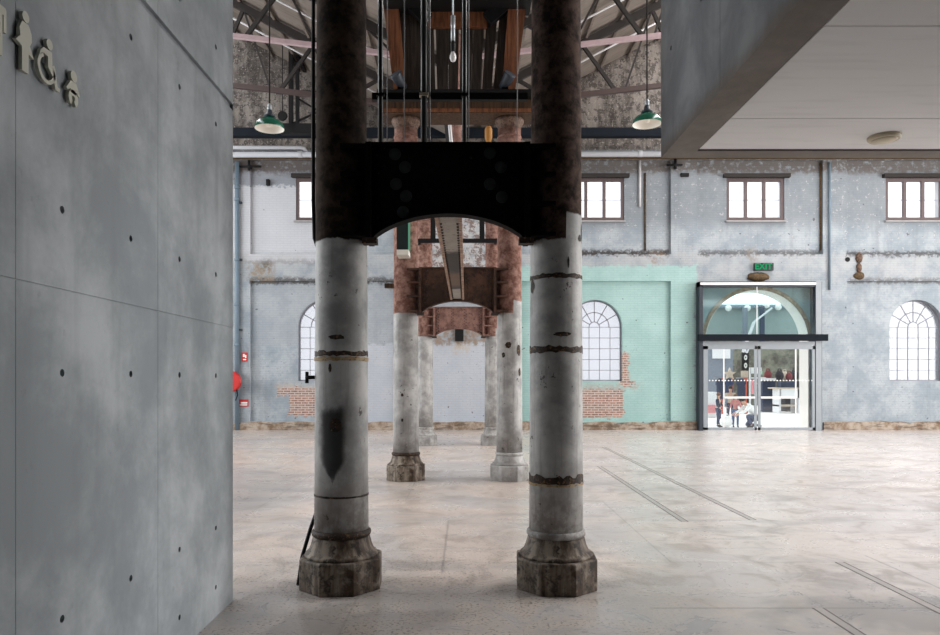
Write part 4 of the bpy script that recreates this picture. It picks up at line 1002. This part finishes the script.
for a, b, l in (((745, 308), (745, 345), 'a'), ((762, 308), (762, 338), 'b')): pass
tag(MB().beam(at(754, 322, 42.5), at(772, 308, 42.5), .1, .1).beam(at(754, 322, 42.5), at(743, 352, 42.5), .14, .14).build('conduit_arm', 'white'), 'white bent pipe on the facade outside, seen in the fanlight', 'pipe')
tag(MB().beam(at(745, 308, 43), at(745, 352, 43), .25, .2).build('facade_post', 'partition'), 'grey post on the facade outside, left in the fanlight', 'post')
tag(MB().beam(at(762, 306, 43), at(762, 345, 43), .25, .2).build('facade_post', 'navy'), 'dark post on the facade outside, centre of the fanlight', 'post')
def gz(Y): return -.01
# sign board
Y = 34; t = thing('sign_board', (at(746, 0, Y).x, Y, 0), 'black hanging board with two white figures outside the entrance', 'sign')
brd = MB().box(at(742, 0, Y).x, at(749, 0, Y).x, Y, Y+.08, at(0, 370, Y).z, at(0, 353, Y).z).build('board', 'black', t)
for py in (357.5, 365.5):
    q = at(745.6, py, Y); MB().prism([(q.x+.075*math.cos(2*PI*k/16), q.z+.13*math.sin(2*PI*k/16)) for k in range(16)], lambda u, v: Vector((u, Y-.012, v)), lambda u, v: Vector((u, Y, v))).build('figure', 'signw', brd)
    MB().prism([(q.x+.025*math.cos(2*PI*k/12), q.z+.05*math.sin(2*PI*k/12)) for k in range(12)], lambda u, v: Vector((u, Y-.018, v)), lambda u, v: Vector((u, Y-.01, v))).build('figure_hole', 'black', brd)
MB().beam(at(746.5, 353, Y), at(744, 346, Y), .05, .05).beam(at(747, 353, Y), at(750, 346, Y), .05, .05).build('hanger', 'white', t)
MB().box(at(747.6, 0, Y).x-.03, at(747.6, 0, Y).x+.03, Y+.02, Y+.08, 0, at(0, 369, Y).z).build('post', 'black', t)
Y = 32; t = thing('sign_stand', (at(751, 0, Y).x, Y, 0), 'white sign with green edge on a white stand, outside by the mullion', 'sign')
MB().box(at(750.5, 0, Y).x, at(761.5, 0, Y).x, Y, Y+.06, at(0, 373.5, Y).z, at(0, 367.5, Y).z).build('panel', 'signw', t); MB().box(at(758, 0, Y).x, at(762.3, 0, Y).x, Y-.01, Y+.06, at(0, 374.4, Y).z, at(0, 371, Y).z).build('panel_edge', 'lightgreen', t)
MB().box(at(749.6, 0, Y).x, at(751, 0, Y).x, Y, Y+.06, 0, at(0, 367.5, Y).z).build('stand', 'white', t); MB().box(at(750.5, 0, Y).x, at(766, 0, Y).x, Y, Y+.06, at(0, 378.5, Y).z, at(0, 377.3, Y).z).build('arm', 'white', t)
# clothes racks with garments
def coat(px, py0, py1, w, Y, mat, label, cat='garment'):
    a, b = at(px, py0, Y), at(px, py1, Y); W = w*Y/F/2
    pr = [(-.25, 0), (.25, 0), (.85, -.12), (1, -.3), (.72, -.34), (.82, -1), (-.82, -1), (-.72, -.34), (-1, -.3), (-.85, -.12)]
    hh = a.z-b.z
    o = MB().prism([(a.x+u*W, a.z+v*hh) for u, v in pr], lambda u, v: Vector((u, Y-.08, v)), lambda u, v: Vector((u, Y+.08, v))).build('hanging_coat', mat, None, .03)
    return tag(o, label, cat)
Y = 33
for x0, x1, nm in ((714, 734, 'left'), (736, 748, 'right')):
    t = thing('clothes_rack', (at((x0+x1)/2, 0, Y).x, Y, 0), 'garment rail with red posts outside, %s of the pair behind the left door leaf' % nm, 'rack')
    z = at(0, 378, Y).z
    for px in (x0+8, x1-2): MB().box(at(px, 0, Y).x-.04, at(px, 0, Y).x+.04, Y-.04, Y+.04, 0, z).build('post', 'redpost', t)
    MB().box(at(x0, 0, Y).x, at(x1, 0, Y).x, Y-.03, Y+.03, z-.03, z+.03).build('rail', 'steel', t)
coat(720, 378.5, 399, 9, Y, 'navy', 'navy coat hanging left on the rail outside'); coat(729, 378.5, 397, 9, Y+.02, 'dkjeans', 'dark blue jacket hanging right on the left rail outside'); coat(741, 378.5, 397, 10, Y, 'navy', 'navy coat hanging on the right rail outside')
coat(754, 380, 394, 6, 32.5, 'pinkc', 'pink garment hanging by the white sign stand outside')
q = at(730, 374, 32.88); star = [(q.x+(.3 if k % 2 == 0 else .13)*math.sin(PI*k/5), q.z+(.3 if k % 2 == 0 else .13)*math.cos(PI*k/5)) for k in range(10)]
o = tag(MB().prism(star, lambda u, v: Vector((u, 32.88, v)), lambda u, v: Vector((u, 32.97, v))).build('star_ornament', 'beigec'), 'pale star ornament above the garment rail outside', 'ornament')
tag(MB().box(at(739, 0, 33.3).x, at(746, 0, 33.3).x, 33.031, 33.08, at(0, 379.5, 33.3).z, at(0, 371, 33.3).z).build('poster_board', 'beigec'), 'pale board above the right garment rail outside', 'board')
# counter on the right
Y = 34; t = thing('market_counter', (at(787, 0, Y).x, Y, 0), 'white market counter with lower shelf outside the right door leaf', 'counter')
x0, x1 = at(777, 0, Y).x, at(797, 0, Y).x; zt = at(0, 387.5, Y).z
MB().box(at(773, 0, Y).x, x1, Y-.3, Y+.6, zt-.06, zt).build('counter_top', 'beigec', t); MB().box(x0+.05, x1, Y-.25, Y-.2, zt-.5, zt-.06).build('front_panel', 'shirt', t)
for xx in (x0, x1-.08): MB().box(xx, xx+.08, Y-.25, Y+.5, 0, zt-.06).build('leg', 'white', t)
MB().box(x0, x1, Y-.22, Y+.5, .32, .4).build('shelf', 'beigec', t)
tag(MB().box(x0+.15, x1-.1, Y-.1, Y+.3, zt, zt+.3).build('crate', 'navy', None, .02), 'navy crate on the white market counter', 'crate')
tag(MB().box(at(762.5, 0, 35).x, at(776, 0, 35).x, 35, 35.5, 0, at(0, 380, 35).z).build('navy_booth', 'navy', None, .02), 'navy cloth covered booth beside the market counter', 'booth')
tag(MB().box(at(762, 0, 34.6).x, at(777, 0, 34.6).x, 34.7, 34.98, at(0, 380.5, 34.6).z-.001, at(0, 378, 34.6).z).build('booth_shelf', 'white'), 'white shelf board fixed on the navy booth', 'shelf')
for i, (px, py, r, mat, l) in enumerate(((768, 375.5, .2, 'maroon', 'maroon bag on the booth shelf, leftmost of the bags'), (779.5, 375.5, .22, 'dark', 'dark bag heaped above the navy crate, left'), (784.5, 375.5, .21, 'beigec', 'beige bag heaped above the navy crate'), (789, 376, .18, 'maroon', 'maroon bag heaped above the navy crate'), (794.5, 375.5, .23, 'dark', 'dark bag heaped above the navy crate, right'))):
    q = at(px, py, 35.25 if i == 0 else 36.3-.5*(i % 2)); q.z = (at(0, 380, 35).z if i == 0 else at(0, 381, 36.4).z)+r*1.2; mb = MB(); mb.ball(q, r, 1, .7, 1.2, 12); mb.tube([q+Vector((-r*.4, 0, r)), q+Vector((-r*.3, 0, r*1.6)), q+Vector((r*.3, 0, r*1.6)), q+Vector((r*.4, 0, r))], .03, 6)
    tag(mb.build('bag', mat), l, 'bag')
t = thing('bag_rack', (at(785, 0, 36.4).x, 36.45, 0), 'dark stand holding the bags behind the market counter', 'rack')
MB().box(at(778, 0, 36.4).x, at(799, 0, 36.4).x, 35.55, 36.6, 0, at(0, 381, 36.4).z).build('stand_panel', 'dark', t)
q = at(710, 400, 30); tag(MB().box(at(706, 0, 30).x, at(717, 0, 30).x, 30, 30.6, 0, at(0, 392, 30).z).build('display_box', 'shirt', None, .02), 'white display box outside at the left edge of the entrance', 'box')
tag(MB().box(at(707, 0, 29.9).x, at(716, 0, 29.9).x, 29.93, 29.995, at(0, 413, 29.9).z, at(0, 405, 29.9).z).build('box_label_board', 'pinkc'), 'pink board on the front of the white display box', 'board')

# ------------------------------------------------------------------ people outside
def skin(name, mat, parent, chains, sub=1):
    vs, es, rs = [], [], []
    idx = {}
    for ch in chains:
        prev = None
        for (pnt, r) in ch:
            key = tuple(round(c, 3) for c in pnt)
            if key not in idx: idx[key] = len(vs); vs.append(pnt); rs.append(r)
            i = idx[key]
            if prev is not None and prev != i: es.append((prev, i))
            prev = i
    me = bpy.data.meshes.new(name); me.from_pydata(vs, es, []); o = bpy.data.objects.new(name, me); C.objects.link(o)
    md = o.modifiers.new('skin', 'SKIN'); md.use_smooth_shade = True
    for v, r in zip(me.skin_vertices[0].data, rs): v.radius = (r, r)
    me.skin_vertices[0].data[0].use_root = True
    o.modifiers.new('sub', 'SUBSURF').levels = sub; o.modifiers['sub'].render_levels = sub
    me2 = bpy.data.meshes.new_from_object(o.evaluated_get(bpy.context.evaluated_depsgraph_get()))
    bpy.data.objects.remove(o)
    o = bpy.data.objects.new(name, me2); C.objects.link(o); me2.materials.clear(); me2.materials.append(MT[mat]); o.parent = parent
    for pl in me2.polygons: pl.use_smooth = True
    return o
def hand(w, d, s_):
    w, d = Vector(w), Vector(d).normalized(); side = d.cross(Vector((0, 1, 0)));
    side = side.normalized() if side.length > .1 else Vector((1, 0, 0)); c = []
    pal = w+d*s_*.05
    c.append([(tuple(w), s_*.025), (tuple(pal), s_*.03)])
    for i, L in enumerate((.055, .065, .06, .048)):
        k = pal+side*s_*(-.03+.02*i)+d*s_*.03; c.append([(tuple(pal), s_*.03), (tuple(k), s_*.01), (tuple(k+d*s_*L*.6+Vector((0, -s_*.01, 0))), s_*.009), (tuple(k+d*s_*L+Vector((0, -s_*.025, 0))), s_*.008)])
    th = w+d*s_*.02+side*s_*-.045; c.append([(tuple(pal), s_*.03), (tuple(th), s_*.012), (tuple(th+d*s_*.035), s_*.010)])
    return c
def person(loc, label, s_, pose, top, bottom, hairm, rot=0.0):
    t = thing('person', loc, label, 'person', None, True); t.rotation_euler.z = rot
    V = lambda *p_: tuple(c*s_ for c in p_)
    J = {k: V(*v) for k, v in pose.items()}
    r = lambda v: v*s_
    spine = [(J['pelvis'], r(.10)), (J['waist'], r(.095)), (J['chest'], r(.125)), (J['neck'], r(.05)), (J['head0'], r(.075)), (J['head1'], r(.092)), (J['head2'], r(.07))]
    ch = [spine]
    for sd in 'lr':
        ch.append([(J['pelvis'], r(.10)), (J[sd+'hip'], r(.085)), (J[sd+'knee'], r(.055)), (J[sd+'ankle'], r(.038)), (J[sd+'toe'], r(.035))])
        ch.append([(J['chest'], r(.125)), (J[sd+'sho'], r(.055)), (J[sd+'elb'], r(.038)), (J[sd+'wri'], r(.026))])
        ch += hand(J[sd+'wri'], Vector(J[sd+'wri'])-Vector(J[sd+'elb']), s_)
    bod = skin('body', 'skin', t, ch)
    e = 1.22
    cs = [[(J['pelvis'], r(.115)), (J['waist'], r(.115)), (J['chest'], r(.145)), (tuple(Vector(J['chest']).lerp(Vector(J['neck']), .75)), r(.07))]]
    for sd in 'lr': cs.append([(J['chest'], r(.145)), (J[sd+'sho'], r(.07)), (J[sd+'elb'], r(.052)), (tuple(Vector(J[sd+'elb']).lerp(Vector(J[sd+'wri']), .9)), r(.042))])
    skin('top', top, t, cs)
    cs = []
    for sd in 'lr': cs.append([(J['pelvis'], r(.118)), (J[sd+'hip'], r(.10)), (J[sd+'knee'], r(.07)), (tuple(Vector(J[sd+'knee']).lerp(Vector(J[sd+'ankle']), .92)), r(.055))])
    skin('trousers', bottom, t, cs)
    h1 = Vector(J['head1']); up = (Vector(J['head2'])-Vector(J['head0'])).normalized(); fw = Vector(V(*pose['face'])).normalized()
    MB().ball(h1+up*r(.035)-fw*r(.022), r(.107), seg=16).build('hair', hairm, t)
    rt = fw.cross(up).normalized()
    MB().ball(h1+fw*r(.098)-up*r(.01), r(.016), seg=8).build('nose', 'skin', bod)
    for sg in (-1, 1): MB().ball(h1+fw*r(.083)+rt*sg*r(.034)+up*r(.012), r(.012), seg=8).build('eye', 'hair', bod)
    MB().ball(h1+fw*r(.085)-up*r(.045), r(.02), .9, .5, .4, 8).build('mouth', 'pinkc', bod)
    for sd in 'lr':
        a, b = Vector(J[sd+'ankle']), Vector(J[sd+'toe']); MB().tube([a-(b-a)*.3+Vector((0, 0, -r(.012))), a+Vector((0, 0, -r(.01))), b, b+(b-a)*.15], [r(.03), r(.046), r(.042), r(.02)], 10).build('shoe', 'dark', t)
    return t
stand = dict(pelvis=(0, 0, .95), waist=(0, 0, 1.1), chest=(0, 0, 1.32), neck=(0, 0, 1.5), head0=(0, -.01, 1.57), head1=(0, -.02, 1.66), head2=(0, -.01, 1.73), face=(0, -1, 0),
             lhip=(.1, 0, .9), lknee=(.11, -.02, .5), lankle=(.11, 0, .085), ltoe=(.12, -.15, .04), rhip=(-.1, 0, .9), rknee=(-.11, -.02, .5), rankle=(-.11, 0, .085), rtoe=(-.12, -.15, .04),
             lsho=(.19, 0, 1.41), lelb=(.24, .02, 1.13), lwri=(.24, -.08, .9), rsho=(-.19, 0, 1.41), relb=(-.24, .02, 1.13), rwri=(-.24, -.08, .9))
child = dict(stand); child.update(lelb=(.25, -.05, 1.15), lwri=(.28, -.25, 1.05), relb=(-.25, -.03, 1.15), rwri=(-.27, -.2, 1.0))
squat = dict(pelvis=(.12, 0, .34), waist=(.05, 0, .48), chest=(-.12, 0, .68), neck=(-.26, 0, .80), head0=(-.31, 0, .85), head1=(-.36, 0, .92), head2=(-.37, 0, .99), face=(-1, -.2, -.3),
             lhip=(.1, -.12, .34), lknee=(-.28, -.2, .42), lankle=(-.12, -.2, .085), ltoe=(-.27, -.22, .04), rhip=(.1, .12, .34), rknee=(-.16, .18, .09), rankle=(.26, .16, .09), rtoe=(.33, .16, .045),
             lsho=(-.17, -.17, .74), lelb=(-.36, -.22, .55), lwri=(-.56, -.18, .45), rsho=(-.17, .17, .74), relb=(-.38, .18, .56), rwri=(-.56, .1, .48))
def gp(px, Y): return Vector(((px-VX)*Y/F, Y, -.01))
person(gp(735.5, 23.75), 'small child in a pink top and blue jeans standing outside the entrance', .63, child, 'pinkc', 'jeans', 'fair', 2.6)
person(gp(753, 23.4), 'adult in a white shirt and dark jeans kneeling outside the entrance', 1.02, squat, 'shirt', 'dkjeans', 'hair')
person(gp(718.5, 23.9), 'child in a navy coat standing at the left outside the entrance', .66, child, 'navy', 'dkjeans', 'fair', .8)
person(gp(730.5, 25.6), 'child in a beige top behind the pink child outside the entrance', .78, child, 'beigec', 'navy', 'hair', -.5)
for i, (px, Y, mat, l) in enumerate(((726, 23.7, 'shirt', 'white bundle on the ground between the navy child and the pink child'),)):
    q = gp(px, Y); mb = MB(); mb.ball(q+Vector((0, 0, .2)), .22, 1, .8, .9, 12); mb.tube([q+Vector((-.1, 0, .36)), q+Vector((-.05, 0, .46)), q+Vector((.05, 0, .46)), q+Vector((.1, 0, .36))], .02, 6)
    tag(mb.build('carry_bag', mat), l, 'bag')

# ------------------------------------------------------------------ light
sc = bpy.context.scene
w = bpy.data.worlds.new('World'); sc.world = w; w.use_nodes = True
bg = w.node_tree.nodes['Background']; bg.inputs[0].default_value = (.95, .98, 1.0, 1); bg.inputs[1].default_value = 2.4
def area(name, loc, rot, sx, sy, e, col=(1, 1, 1)):
    l = bpy.data.lights.new(name, 'AREA'); l.shape = 'RECTANGLE'; l.size = sx; l.size_y = sy; l.energy = e; l.color = col
    o = bpy.data.objects.new(name, l); C.objects.link(o); o.location = loc; o.rotation_euler = rot; return o
area('skylight_daylight_left', (-9.6, 13.5, 13.4), (0, math.radians(-12), 0), 2.6, 17, 1400, (.96, .985, 1))
area('skylight_daylight_right', (9.4, 13.5, 13.8), (0, math.radians(12), 0), 3.0, 17, 2700, (1, .985, .97))
area('side_window_daylight', (21.6, 10.0, 4.8), (0, math.radians(90), 0), 7.5, 15, 4300, (1, .99, .97))
area('side_window_daylight_left', (-15.6, 13, 5), (0, math.radians(-90), 0), 6, 14, 1900, (.95, .98, 1))

# ------------------------------------------------------------------ camera
cam = bpy.data.cameras.new('camera'); cam.sensor_width = 36; cam.lens = 36*F/940
cam.shift_x = (470-VX)/940; cam.shift_y = (HY-317.5)/940; cam.clip_end = 300
co = bpy.data.objects.new('camera', cam); C.objects.link(co); co.location = (0, 0, H); co.rotation_euler = (PI/2, 0, 0)
sc.camera = co
sc.view_settings.view_transform = 'Standard'; sc.view_settings.look = 'None'; sc.view_settings.exposure = 0; sc.view_settings.gamma = 1
